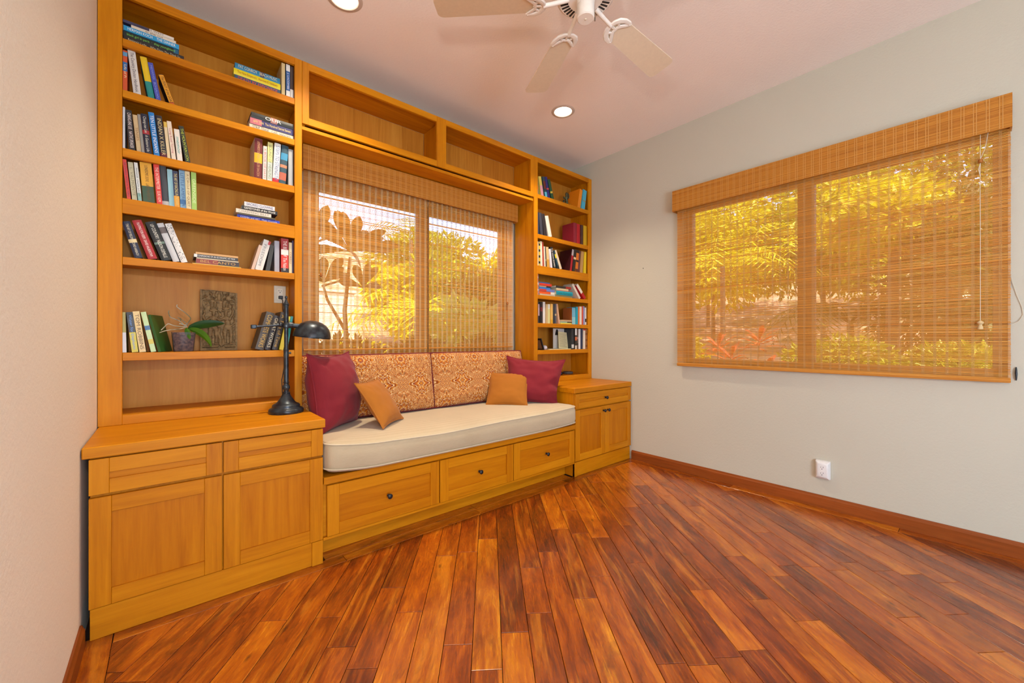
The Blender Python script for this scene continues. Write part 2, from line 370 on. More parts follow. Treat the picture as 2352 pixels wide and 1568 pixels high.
# ---------------------------------------------------------------- cabinetry
YF, YC = 2.69, 2.205      # bookcase face, counter front
YB = 2.955                # bookcase back panel front
def tower(label, x0, x1, o0, o1, i0, i1, shelves, rail, name='bookcase'):
    """x0..x1 outside, o0..o1 face opening, i0..i1 inside of the case"""
    t = thing(name, ((x0 + x1) / 2, YF, .748), label, 'bookcase')
    bx('side_panel', WZ, t, x0 + .004, i0, YF + .02, YB + .008, .75, 2.85); bx('side_panel', WZ, t, i1, x1 - .004, YF + .02, YB + .008, .75, 2.85)
    bx('back_panel', WBK, t, i0, i1, YB, YB + .008, .752, 2.85, bev=0)
    bx('top_panel', WX, t, i0, i1, YF + .021, YB, 2.832, 2.852)
    bx('stile', WZ, t, x0, o0, YF, YF + .02, .7485, 2.86); bx('stile', WZ, t, o1, x1, YF, YF + .02, .7485, 2.86)
    bx('rail', WX, t, o0, o1, YF, YF + .02, 2.816, 2.86); bx('rail', WX, t, o0, o1, YF, YF + .02, .7485, .794)
    bx('rail', WX, t, o0, o1, YF - .0005, YF + .02, rail[1], rail[0] - .0)
    bx('bottom_panel', WX, t, i0, i1, YF + .021, YB, .7745, .794)
    bx('fixed_shelf', WX, t, i0 + .001, i1 - .001, YF + .021, YB - .001, rail[0] - .022, rail[0])
    for a, b in shelves:
        bx('shelf', WX, t, o0 + .0008, o1 - .0008, YF + .001, YF + .0225, b, a)                       # nosing
        bx('shelf_board', WX, t, i0 + .001, i1 - .001, YF + .023, YB - .001, a - .02, a)
        for xx in (i0 + .006, i1 - .006):
            for yy in (YF + .05, YB - .04): pass
    return t
LT = tower('tall honey maple bookcase standing on the counter with the desk lamp', XL + .002, .623, -.165, .583, -.185, .604,
           ((2.613, 2.576), (2.365, 2.33), (2.084, 2.043), (1.558, 1.521), (1.095, 1.057)), (1.842, 1.769))
RT = tower('tall honey maple bookcase in the corner beside the sage wall', 2.580, XR - .003, 2.628, 3.380, 2.612, 3.398,
           ((2.52, 2.482), (2.147, 2.108), (1.578, 1.541), (1.313, 1.275), (1.058, 1.019)), (1.852, 1.773))
def bridge():
    x0, x1 = .624, 2.579
    t = thing('bridge_cabinet', ((x0 + x1) / 2, YF, 2.45), 'long open maple cabinet bridging the bookcases above the window blind', 'cabinet')
    bx('rail', WX, t, x0, x1, YF + .0005, YF + .02, 2.816, 2.86); bx('rail', WX, t, x0, x1, YF + .0005, YF + .02, 2.479, 2.522)
    for a, b in ((x0, .663), (1.555, 1.639), (2.538, x1)): bx('stile', WZ, t, a, b, YF, YF + .02, 2.479, 2.86)
    bx('side_panel', WZ, t, x0, x0 + .02, YF + .021, YB, 2.47, 2.85); bx('side_panel', WZ, t, x1 - .02, x1, YF + .021, YB, 2.47, 2.85)
    bx('divider', WZ, t, 1.588, 1.606, YF + .021, YB, 2.523, 2.831)
    bx('top_panel', WX, t, x0 + .021, x1 - .021, YF + .021, YB, 2.832, 2.852); bx('bottom_panel', WX, t, x0 + .021, x1 - .021, YF + .021, YB, 2.502, 2.522)
    for a, b in ((x0 + .021, 1.587), (1.607, x1 - .021)):
        n = 5; w = (b - a) / n
        for i in range(n): bx('back_panel', WBK, t, a + i * w, a + (i + 1) * w - .0006, YB, YB + .008, 2.523, 2.831, bev=0)
    bx('soffit', WX, t, x0, x1, YF + .012, YW - .002, 2.445, 2.467)
    return t
bridge()
def panel_front(t, name, x0, x1, z0, z1, y, fr=.058, th=.019, knob=None, upright=False):
    """shaker door or drawer front: rails, stiles, recessed panel, knob"""
    yb = y + th
    o = MB().box(x0 + fr - .002, x1 - fr + .002, y + .0095, yb - .001, z0 + fr - .002, z1 - fr + .002).build(name, WPZ if upright else WPN, t)
    for a, b in ((x0, x0 + fr), (x1 - fr, x1)): MB().box(a, b, y, yb, z0, z1, bev=.0012).build('stile', WZ, o)
    for a, b in ((z0, z0 + fr), (z1 - fr, z1)): MB().box(x0 + fr + .0004, x1 - fr - .0004, y, yb, a, b, bev=.0012).build('rail', WX, o)
    if knob:
        prof = [(.0085, 0), (.0085, .0015), (.0045, .004), (.0045, .013), (.010, .017), (.0145, .022), (.0145, .027), (.010, .031), (.003, .0325)]
        M = Matrix.Translation((knob[0], y, knob[1])) @ Matrix.Rotation(R(90), 4, 'X')
        MB().lathe(prof, 16, M).build('knob', M_BLK, o, smooth=True)
    return o
def carcass(t, x0, x1, y, top, kick=.12, kx=None):
    bx('carcass', WZ, t, x0, x1, y + .021, YW - .004, kick, top - .001)
    bx('toe_board', WX, t, x0 + (kx or 0), x1 - (kx or 0), y + .012, y + .03, .0005, kick)
YD = 2.212
lc = thing('base_cabinet', (.19, YD, 0), 'wide two door maple base cabinet below the counter with the desk lamp', 'cabinet')
carcass(lc, -.226, .612, YD, .704)
bx('end_leg', WZ, lc, .560, .612, YD + .004, 2.36, .0005, .122)
for a, b in ((-.228, .186), (.192, .611)):
    panel_front(lc, 'drawer', a, b, .561, .698, YD, fr=.056); panel_front(lc, 'door', a, b, .126, .549, YD, upright=True, fr=.062)
rc = thing('base_cabinet', (3.01, YD, 0), 'narrow maple base cabinet with three black knobs against the sage wall', 'cabinet')
carcass(rc, 2.602, 3.425, YD, .704)
bx('end_leg', WZ, rc, 2.602, 2.63, YD + .004, 2.36, .0005, .122)
panel_front(rc, 'drawer', 2.604, 3.425, .572, .698, YD, fr=.05, knob=(3.015, .635))
panel_front(rc, 'door', 2.604, 3.013, .13, .560, YD, upright=True, knob=(2.985, .52)); panel_front(rc, 'door', 3.016, 3.425, .13, .560, YD, upright=True, knob=(3.046, .52))
for x0, x1, lab in ((XL + .004, .621, 'honey maple countertop under the desk lamp'), (2.584, XR - .003, 'short honey maple countertop in the corner by the sage wall')):
    t = thing('countertop', ((x0 + x1) / 2, YC, .705), lab, 'countertop'); bx('slab', WX, t, x0, x1, YC, YW - .004, .7045, .748, bev=.003)
be = thing('window_bench', (1.6, YD, 0), 'built-in maple bench with three drawers under the window', 'bench')
bx('seat_board', WX, be, .6145, 2.5995, YD - .004, YW - .004, .405, .443, bev=.003)
bx('carcass', WX, be, .614, 2.60, YD + .021, YW - .006, .128, .404)
bx('bottom_rail', WX, be, .6145, 2.5995, YD + .008, YD + .03, .112, .127)
bx('toe_board', WX, be, .616, 2.598, 2.325, 2.345, .0005, .127)
for a, b in ((.632, 1.296), (1.304, 1.911), (1.919, 2.588)):
    panel_front(be, 'drawer', a, b, .131, .396, YD, fr=.06, knob=((a + b) / 2, .265))
# ---------------------------------------------------------------- bamboo blinds
def slab(m, axis, a0, a1, t0, t1, z0, z1, **k):
    if axis == 'x': m.box(a0, a1, t0, t1, z0, z1, **k)
    else: m.box(t0, t1, a0, a1, z0, z1, **k)
def prism(bm, axis, a0, a1, t0, t1, z0, z1):
    c = [(t0, z0), (t1, z0), (t1, z1), (t0, z1)]
    f = (lambda a, t, z: (a, t, z)) if axis == 'x' else (lambda a, t, z: (t, a, z))
    v = [[bm.verts.new(f(a, t, z)) for t, z in c] for a in (a0, a1)]
    for i in range(4): bm.faces.new((v[0][i], v[0][(i + 1) % 4], v[1][(i + 1) % 4], v[1][i]))
def reeds(t, axis, a0, a1, tt, z0, z1, name='reed_panel', pitch=.0047, fill=.60, mat=None, sgn=1):
    m = MB(); z = z0; rnd = random.Random(int(a0 * 1000))
    while z < z1:
        h = pitch * fill * rnd.uniform(.8, 1.2)
        if rnd.random() < .05: h = pitch * .93
        d = rnd.uniform(-.0007, .0007); e = rnd.uniform(-.0015, .0015)
        prism(m.bm, axis, a0 + e, a1 + e, tt + d, tt + d + .0013, z, z + h); z += pitch
    return tag(m.build(name, mat or M_REED, t), kind='stuff')
def threads(t, axis, a0, a1, tt, z0, z1, step=.0455, start=.03, mat=None, name='thread_bands', n=4, sp=.0042, w=.0021):
    m = MB(); a = a0 + start
    while a < a1 - .012:
        for i in range(n):
            x = a + i * sp
            if axis == 'x': m.face([(x, tt, z0), (x + w, tt, z0), (x + w, tt, z1), (x, tt, z1)])
            else: m.face([(tt, x, z0), (tt, x + w, z0), (tt, x + w, z1), (tt, x, z1)])
        a += step
    return tag(m.build(name, mat or M_THR, t, normals=False), kind='stuff')
M_VTH = plain('#cc9248', .7)
def valance(t, axis, a0, a1, t0, t1, z0, z1):
    """t0 faces the room"""
    s = 1 if t1 > t0 else -1; m = MB()
    slab(m, axis, a0, a1, min(t0, t0 + s * .008), max(t0, t0 + s * .008), z0, z1, bev=.001)
    for e in ((a0, a0 + .008), (a1 - .008, a1)): slab(m, axis, *e, min(t0 + s * .009, t1), max(t0 + s * .009, t1), z0, z1)
    slab(m, axis, a0 + .009, a1 - .009, min(t0 + s * .009, t1), max(t0 + s * .009, t1), z1 - .012, z1)
    o = m.build('valance', M_VAL, t)
    r = MB(); z = z0 + .001; rnd = random.Random(3)
    while z < z1 - .004:
        h = rnd.uniform(.0024, .0034); d = rnd.uniform(.0003, .0012)
        prism(r.bm, axis, a0, a1, min(t0 - s * d, t0 + s * .001), max(t0 - s * d, t0 + s * .001), z, z + h); z += .0036
    tag(r.build('valance_reeds', M_VAL, o), kind='stuff')
    threads(o, axis, a0, a1, t0 - s * .0018, z0 + .001, z1 - .001, mat=M_VTH, name='valance_thread_bands', n=2, sp=.011, w=.0035)
    return o
b1 = thing('bamboo_blind', (1.61, 2.93, .88), 'paired woven bamboo blinds under one valance in the window alcove', 'blind')
valance(b1, 'x', .672, 2.543, 2.875, 2.955, 2.277, 2.438)
for a0, a1 in ((.686, 1.609), (1.617, 2.527)):
    reeds(b1, 'x', a0, a1, 2.930, .885, 2.36); threads(b1, 'x', a0, a1, 2.9285, .885, 2.36)
    bx('hem_bar', M_REED, b1, a0, a1 - .01, 2.918, 2.927, 1.086, 1.094); bx('bottom_bar', M_REED, b1, a0, a1 - .01, 2.922, 2.934, .872, .884)
M_CORD = plain('#d8cdb8', .7); M_BEAD = plain('#a5621e', .35)
for x, z in ((.792, 1.607), (2.445, 1.511)):
    MB().tube([(x, 2.915, 2.30), (x + .001, 2.914, 2.0), (x, 2.914, z)], .0014, 6).build('pull_cord', M_CORD, b1)
    MB().lathe([(.003, .028), (.008, .022), (.010, .008), (.006, 0), (.004, -.002)][::-1], 12, Matrix.Translation((x, 2.914, z - .022))).build('cord_bead', M_BEAD, b1, smooth=True)
b2 = thing('bamboo_blind', (3.385, .81, .928), 'wide woven bamboo blind covering the window in the sage wall', 'blind')
valance(b2, 'y', -.112, 1.748, 3.345, 3.425, 2.272, 2.45)
reeds(b2, 'y', -.108, 1.724, 3.388, .956, 2.40, fill=.68); threads(b2, 'y', -.108, 1.724, 3.3865, .956, 2.40, step=.0485, n=3, w=.0016, mat=plain('#d2a262', .8))
bx('bottom_bar', M_REED, b2, 3.378, 3.396, -.108, 1.724, .929, .955, bev=.003)
for dy in (0, .030): MB().tube([(3.372, -.003 - dy, 2.30), (3.371, -.003 - dy * .6, 2.20), (3.371, -.003, 2.145)], .0013, 6).build('pull_cord', M_CORD, b2)
MB().lathe([(.004, 0), (.009, .004), (.010, .012), (.008, .02), (.005, .022)], 12, Matrix.Translation((3.371, -.003, 2.122))).build('cord_bead', M_BEAD, b2, smooth=True)
MB().tube([(3.371, -.003, 2.122), (3.370, -.002, 2.06), (3.370, -.003, 1.7), (3.370, -.003, 1.262)], .0015, 6).build('pull_cord', M_CORD, b2)
MB().tube([(3.370, -.003, 2.122), (3.368, .003, 2.09), (3.370, -.003, 2.05)], .002, 6).build('pull_cord', M_CORD, b2)
MB().lathe([(.002, .048), (.012, .040), (.0135, .034), (.006, .024), (.010, .012), (.011, 0), (.004, -.001)][::-1], 12, Matrix.Translation((3.370, -.003, 1.215))).build('cord_tassel', plain('#d9bd8c', .7), b2, smooth=True)
MB().tube([(3.41, -.106, 1.56), (3.424, -.112, 1.48), (3.426, -.128, 1.40), (3.426, -.146, 1.33), (3.426, -.150, 1.29), (3.425, -.136, 1.255), (3.41, -.106, 1.235)], .0014, 6).build('loop_cord', M_CORD, b2)
cl = thing('cord_cleat', (XR, -.127, .977), 'small dark metal cord cleat on the sage wall beside the wide blind', 'cleat')
MB().box(XR - .003, XR, -.1295, -.1245, .962, .992, bev=.001).build('plate', M_BRZ, cl)
MB().tube([(XR - .004, -.127, 1.012), (XR - .009, -.127, 1.0), (XR - .009, -.127, .977), (XR - .009, -.127, .954), (XR - .004, -.127, .942)], [.0022, .0035, .005, .0035, .0022], 10).build('horns', M_BRZ, cl, smooth=True)
tag(MB().lathe([(.004, 0), (.004, .004), (.0025, .006)], 8, Matrix.Translation((XR, 2.08, 1.835)) @ Matrix.Rotation(R(-90), 4, 'Y')).build('nail', M_BLK, None, loc=(XR, 2.08, 1.835)), 'tiny dark nail head in the bare sage wall beside the corner bookcase', 'nail')

# ---------------------------------------------------------------- seat mattress and cushions
def rrect(x0, x1, y0, y1, r, seg=6, nx=26, ny=8):
    """rounded rectangle outline, with extra points along the sides"""
    P = []
    def arc(cx, cy, a0):
        for i in range(seg + 1): a = R(a0 + 90 * i / seg); P.append((cx + r * math.cos(a), cy + r * math.sin(a)))
    def side(p, q, n):
        for i in range(1, n): P.append((p[0] + (q[0] - p[0]) * i / n, p[1] + (q[1] - p[1]) * i / n))
    arc(x1 - r, y1 - r, 0); side((x1 - r, y1), (x0 + r, y1), nx); arc(x0 + r, y1 - r, 90); side((x0, y1 - r), (x0, y0 + r), ny)
    arc(x0 + r, y0 + r, 180); side((x0 + r, y0), (x1 - r, y0), nx); arc(x1 - r, y0 + r, 270); side((x1, y0 + r), (x1, y1 - r), ny)
    return P
MX0, MX1, MY0, MY1 = .618, 2.582, 2.175, 2.905
def mdef(x, y, z):
    u = (x - MX0) / (MX1 - MX0); f = max(0, 1 - (y - MY0) / .3)
    lift = .030 * max(0, 1 - u / .13) ** 1.4 + .014 * max(0, (u - .75) / .25) ** 2
    zz = z + lift * (.4 + .6 * f) * (1 if z > .5 else .9) - .012 * math.exp(-((u - .36) / .16) ** 2) * f * (1 if z > .5 else 0)
    if .45 < z < .59: y = y - .012 * math.sin(math.pi * min(1, max(0, (z - .45) / .14))) * (1 if f > .9 else 0)
    return (x, y - .012 * math.sin(math.pi * u) * f, zz)
def mring(ins, z):
    rr = max(.004, .055 - ins)
    return [mdef(x, y, z) for x, y in rrect(MX0 + ins, MX1 - ins, MY0 + ins, MY1 - ins, rr)]
sm = thing('seat_mattress', (1.6, 2.54, .4435), 'long beige piped linen mattress on the window bench', 'mattress')
rings = [mring(.30, .4436), mring(.05, .4437), mring(.02, .447), mring(.004, .462), mring(0, .49), mring(0, .56), mring(.003, .585), mring(.010, .597), mring(.03, .605), mring(.08, .611), mring(.16, .615), mring(.25, .616), mring(.34, .617)]
MB().loft(rings).build('cover', M_LIN, sm, smooth=True)
MB().tube(mring(-.001, .590), .0042, 8, closed=True, up=(0, 0, 1)).build('piping', M_LINEN0, sm, smooth=True)
MB().tube(mring(-.001, .463), .0042, 8, closed=True, up=(0, 0, 1)).build('piping', M_LINEN0, sm, smooth=True)
def pillow(name, c, w, u, W, Hh, T, mat, pm, label, cat='cushion', group=None, p=2.2, q=.55, pinch=.07, wr=.006, seed=0, n=30, pipe=.0045, ear=.0, fold=None):
    w = Vector(w).normalized(); u = Vector(u); nrm = w.cross(u).normalized() ; u = nrm.cross(w).normalized()   # x=w, z=u, y=w x u reversed below
    M = Matrix((( w.x, -nrm.x, u.x, c[0]), (w.y, -nrm.y, u.y, c[1]), (w.z, -nrm.z, u.z, c[2]), (0, 0, 0, 1)))
    if M.to_3x3().determinant() < 0: M = Matrix(((w.x, nrm.x, u.x, c[0]), (w.y, nrm.y, u.y, c[1]), (w.z, nrm.z, u.z, c[2]), (0, 0, 0, 1)))
    t = thing(name, (0, 0, 0), label, cat, group)
    def pt(a, b, s):
        e = 1 + ear * (abs(a * b)) ** 4
        x = W / 2 * a * (1 - pinch * (1 - b * b) * a * a) * e; z = Hh / 2 * b * (1 - pinch * (1 - a * a) * b * b) * e
        h = T / 2 * (max(0, (1 - abs(a) ** p)) * max(0, (1 - abs(b) ** p))) ** q
        edge = (1 - max(abs(a), abs(b)))
        k = min(1, edge * 5) if edge > 0 else 0
        nz = noise.noise(Vector((a * 2.2 + seed, b * 2.2, s * 3.1))) + .5 * noise.noise(Vector((a * 5 + seed, b * 5, s * 7.7)))
        # creases that run in from the corners
        cr = math.sin(14 * math.atan2(abs(b) - 1.05, abs(a) - 1.05)) * max(0, 1 - math.hypot(abs(a) - 1, abs(b) - 1) / .8) if wr else 0
        y = s * (h + k * (wr * nz + wr * .5 * cr))
        if fold: x, y, z = fold(x, y, z, a, b)
        return (x, y, z)
    g = [-1 + 2 * i / n for i in range(n + 1)]
    g = [math.copysign(abs(v) ** .8, v) for v in g]
    m = MB(); F = [[m.bm.verts.new(pt(a, b, -1)) for a in g] for b in g]; B = [[(F[j][i] if i in (0, n) or j in (0, n) else m.bm.verts.new(pt(a, b, 1))) for i, a in enumerate(g)] for j, b in enumerate(g)]
    for j in range(n):
        for i in range(n):
            m.bm.faces.new((F[j][i], F[j][i + 1], F[j + 1][i + 1], F[j + 1][i]))
            try: m.bm.faces.new((B[j][i], B[j + 1][i], B[j + 1][i + 1], B[j][i + 1]))
            except ValueError: pass
    m.build('cover', mat, t, smooth=True)
    ol = [pt(a, -1, 1) for a in g[:-1]] + [pt(1, b, 1) for b in g[:-1]] + [pt(a, 1, 1) for a in reversed(g[1:])] + [pt(-1, b, 1) for b in reversed(g[1:])]
    MB().tube(ol, pipe, 7, closed=True, up=(0, 1, 0)).build('piping', pm, t, smooth=True)
    t.matrix_world = M; t['_o'] = (0., 0., 0.)
    return t
BK = dict(p=4.2, q=.45, pinch=.020, wr=.008, pipe=.006, n=34, ear=-.018)
pillow('back_cushion', (1.116, 2.836, .836), (1, 0, 0), (0, .07, .43), .985, .440, .150, M_DAM, M_PIPE, 'rust and cream damask back cushion behind the upright burgundy pillow by the desk lamp', **BK, seed=1)
pillow('back_cushion', (2.086, 2.836, .836), (1, 0, 0), (0, .07, .43), .985, .440, .150, M_DAM, M_PIPE, 'rust and cream damask back cushion behind the amber pillow standing upright', **BK, seed=5)
def slump(x, y, z, a, b):
    k = max(0, a - .35) * max(0, .4 - b); return (x - .05 * k, y - .05 * k * math.sin(b * 9), z + .03 * k)
pillow('throw_pillow', (.792, 2.622, .838), (.707, .707, .0), (-.11, -.03, .42), .465, .460, .25, M_RED, M_RED, 'burgundy throw pillow tipped on one corner next to the desk lamp', 'pillow', wr=.012, seed=3, ear=.05)
pillow('throw_pillow', (1.038, 2.508, .758), (.217, .2, 0), (-.125, .125, .262), .305, .315, .105, M_ORG, M_ORG, 'small amber throw pillow leaning on the burgundy pillow near the lamp', 'pillow', wr=.005, seed=8, ear=.03)
pillow('throw_pillow', (2.190, 2.605, .742), (.225, -.25, 0), (.12, .11, .262), .340, .300, .10, M_ORG, M_ORG, 'small amber throw pillow standing upright against the far damask cushion', 'pillow', wr=.005, seed=12, ear=.02)
pillow('throw_pillow', (2.418, 2.525, .800), (.66, -.70, -.06), (.07, .14, .36),   .480, .390, .17, M_RED, M_RED, 'burgundy throw pillow slumped against the corner bookcase and countertop', 'pillow', wr=.016, seed=21, ear=.10, fold=slump)

# ---------------------------------------------------------------- desk lamp
LX, LY = .508, 2.545
lp = thing('desk_lamp', (LX, LY, .748), 'dark bronze desk lamp with a dome shade on the countertop', 'lamp')
T0 = Matrix.Translation((LX, LY, .7483))
MB().lathe([(.030, 0), (.086, 0), (.088, .006), (.087, .020), (.082, .026), (.074, .028), (.070, .032), (.069, .044), (.062, .050), (.054, .053), (.046, .060), (.036, .074), (.026, .090), (.020, .104), (.019, .108), (.021, .110)], 40, T0).build('base', M_BRZ, lp, smooth=True)
MB().lathe([(.021, .110), (.021, .114), (.013, .118), (.012, .124), (.014, .128), (.018, .136), (.0195, .143), (.018, .150), (.013, .158), (.0125, .164), (.016, .168), (.016, .171), (.0125, .173), (.0125, .320)], 24, T0).build('pole', M_BRZ, lp, smooth=True)
MB().lathe([(.0145, .318), (.0145, .322), (.0135, .324), (.0135, .350), (.0145, .352), (.0145, .356)], 24, T0).build('collar', M_BRZ, lp, smooth=True)
MB().lathe([(.0105, .356), (.0105, .474), (.018, .478), (.020, .490), (.017, .500), (.012, .508), (.014, .516), (.0125, .522), (.0125, .596), (.0145, .600), (.0145, .604), (.010, .606)], 24, T0).build('upper_pole', M_BRZ, lp, smooth=True)
MB().lathe([(.0145, .606), (.0155, .610), (.010, .620), (.006, .632), (.0045, .638), (.0065, .642), (.008, .648), (.0065, .654), (.002, .657)], 20, T0).build('finial', M_BRZ, lp, smooth=True)
MB().tube([(LX + .013, LY, 1.083), (LX + .024, LY, 1.083)], [.004, .007], 10).build('thumb_screw', M_BRZ, lp, smooth=True)
az = 1.241
MB().tube([(LX - .150, LY + .004, az - .012), (LX - .09, LY + .002, az - .007), (LX - .02, LY, az)], .0065, 10).tube([(LX - .045, LY, az - .002), (LX - .02, LY, az)], .010, 10).ball((LX - .028, LY, az), .014).build('arm', M_BRZ, lp, smooth=True)
MB().box(LX - .168, LX - .142, LY - .010, LY + .016, az - .024, az - .002, bev=.004, segs=2).tube([(LX - .155, LY - .016, az - .012), (LX - .155, LY + .022, az - .012)], .008, 10).build('counterweight', M_BRZ, lp, smooth=True)
MB().tube([(LX + .012, LY, az), (LX + .03, LY, az), (LX + .032, LY, az - .002), (LX + .075, LY, az - .006)], [.017, .017, .013, .014], 14).build('socket', M_BRZ, lp, smooth=True)
prof = [(.101, -.001), (.1005, .006), (.099, .018), (.094, .038), (.084, .058), (.068, .075), (.046, .088), (.022, .095), (.001, .097)]
inner = [(r - .0022 if r > .01 else r, z - .002) for r, z in reversed(prof)]
MB().lathe(prof + inner, 40, Matrix.Translation((.643, LY + .002, 1.172)) @ Matrix.Rotation(R(6), 4, 'Y'), cap=False).build('shade', M_BRZ, lp, smooth=True)
MB().tube([(.560, LY, 1.192), (.553, LY - .012, 1.186), (.548, LY - .016, 1.184)], [.003, .004, .005], 8).build('switch', M_BRZ, lp, smooth=True)
MB().tube([(LX + .01, LY + .02, .77), (LX - .012, LY + .03, .83), (LX - .016, LY + .03, .93), (LX - .004, LY + .03, 1.0), (LX + .02, 2.66, 1.02), (.56, 2.80, 1.12), (.585, 2.93, 1.2), (.567, 2.935, 1.36), (.566, 2.932, 1.41), (.557, 2.930, 1.425), (.555, 2.936, 1.430)], .0025, 8).build('power_cord', M_BLK, lp, smooth=True)
MB().box(.543, .567, 2.926, 2.948, 1.420, 1.440, bev=.003, segs=2).build('plug', M_BLK, lp)

# ---------------------------------------------------------------- outlets
ol = thing('wall_outlet', (.553, YB, 1.45), 'ivory wall outlet on the back of the bookcase with a black plug in it', 'outlet')
MB().box(.519, .587, 2.949, 2.9548, 1.394, 1.506, bev=.003, segs=2).build('cover_plate', M_IVORY, ol)
MB().box(.536, .570, 2.9465, 2.949, 1.412, 1.488, bev=.0015).build('receptacle', plain('#e6dac2', .4), ol)
for z in (1.470, 1.430):
    s = MB(); s.box(.545, .5475, 2.946, 2.9466, z, z + .009); s.box(.558, .5605, 2.946, 2.9466, z, z + .007); s.box(.5505, .5555, 2.946, 2.9466, z - .010, z - .005); s.build('slots', M_BLK, ol)
oa = thing('outlet_adapter', (XR, .70, .265), 'white six way outlet adapter plugged low on the sage wall', 'outlet')
prof = [(0, .661, .741), (.018, .661, .741), (.036, .670, .732), (.040, .676, .726)]
def ad(x, y0, y1, z0, z1): return [(XR - x, y0, z0), (XR - x, y1, z0), (XR - x, y1, z1), (XR - x, y0, z1)]
m = MB(); m.loft([ad(.0005, .660, .742, .202, .328), ad(.016, .660, .742, .202, .328), ad(.030, .664, .738, .209, .321), ad(.039, .676, .726, .224, .306), ad(.040, .679, .723, .228, .302)]); bmesh.ops.bevel(m.bm, geom=list(m.bm.edges), offset=.003, segments=2, affect='EDGES'); m.build('housing', M_WHT, oa, smooth=True)
for z in (.283, .243):
    s = MB(); xx = XR - .0405
    for dy, h in ((-.0065, .009), (.0065, .007)): s.box(xx, xx + .001, .701 + dy - .0011, .701 + dy + .0011, z, z + h)
    s.box(xx, xx + .001, .6985, .7035, z - .011, z - .006, bev=.0004); s.build('slots', plain('#3a3a44', .5), oa)

# ---------------------------------------------------------------- recessed downlights
for x, y, lab in ((2.482, 2.243, 'recessed ceiling downlight before the corner bookcase'), (.742, 2.286, 'recessed ceiling downlight before the bookcase with the lamp')):
    d = thing('downlight', (x, y, ZC), lab, 'light')
    M = Matrix.Translation((x, y, ZC))
    MB().lathe([(.070, -.0015), (.074, -.006), (.090, -.005), (.096, -.0005)], 40, M, cap=False).build('trim_ring', plain('#cbb9aa', .45), d, smooth=True)
    MB().lathe([(.0705, -.0012), (.0705, -.0004)], 40, M).build('lens', M_LAMP, d)
    light('downlight_beam', 'SPOT', (x, y, ZC - .012), (x, y, 0), 165, (1, .86, .66), spot_size=R(112), spot_blend=1.0, shadow_soft_size=.07)
# ---------------------------------------------------------------- ceiling fan
FX, FY, FZ = 1.41, 1.14, 2.655
fan = thing('ceiling_fan', (FX, FY, ZC), 'white ceiling fan with five blades and scrolled blade irons', 'fan')
M_FAN = plain('#e9dfd4', .35); M_BLD = plain('#dfccb2', .4)
TF = Matrix.Translation((FX, FY, 0))
MB().lathe([(.012, 2.955), (.03, 2.957), (.06, 2.985), (.068, 3.02), (.068, ZC - .0003)], 32, TF).build('canopy', M_FAN, fan, smooth=True)
MB().lathe([(.012, 2.80), (.012, 2.96)], 16, TF).build('downrod', M_FAN, fan, smooth=True)
MB().lathe([(.055, 2.672), (.118, 2.672), (.128, 2.680), (.134, 2.70), (.134, 2.74), (.120, 2.775), (.07, 2.80), (.03, 2.812), (.013, 2.812)], 40, TF).build('motor_housing', M_FAN, fan, smooth=True)
m = MB()
for i in range(36):
    a = 2 * math.pi * i / 36; m.box(.078, .112, -.0042, .0042, 2.6705, 2.6722, mat=TF @ Matrix.Rotation(a, 4, 'Z'))
tag(m.build('vent_slots', M_BLK, fan), kind='stuff')
MB().lathe([(.001, 2.582), (.034, 2.582), (.0385, 2.586), (.0385, 2.640), (.0375, 2.643), (.0395, 2.646), (.0395, 2.6715)], 32, TF).build('switch_housing', M_FAN, fan, smooth=True)
MB().lathe([(.0005, 2.5785), (.004, 2.579), (.005, 2.582)], 12, TF).build('cap_screw', M_IVORY, fan, smooth=True)
MB().tube([(FX + .040, FY - .012, 2.63), (FX + .047, FY - .014, 2.628), (FX + .048, FY - .014, 2.605)], .0012, 6).tube([(FX + .048, FY - .014, 2.606), (FX + .048, FY - .014, 2.590)], .0028, 8).build('pull_chain', plain('#9a8f80', .3, .8), fan, smooth=True)
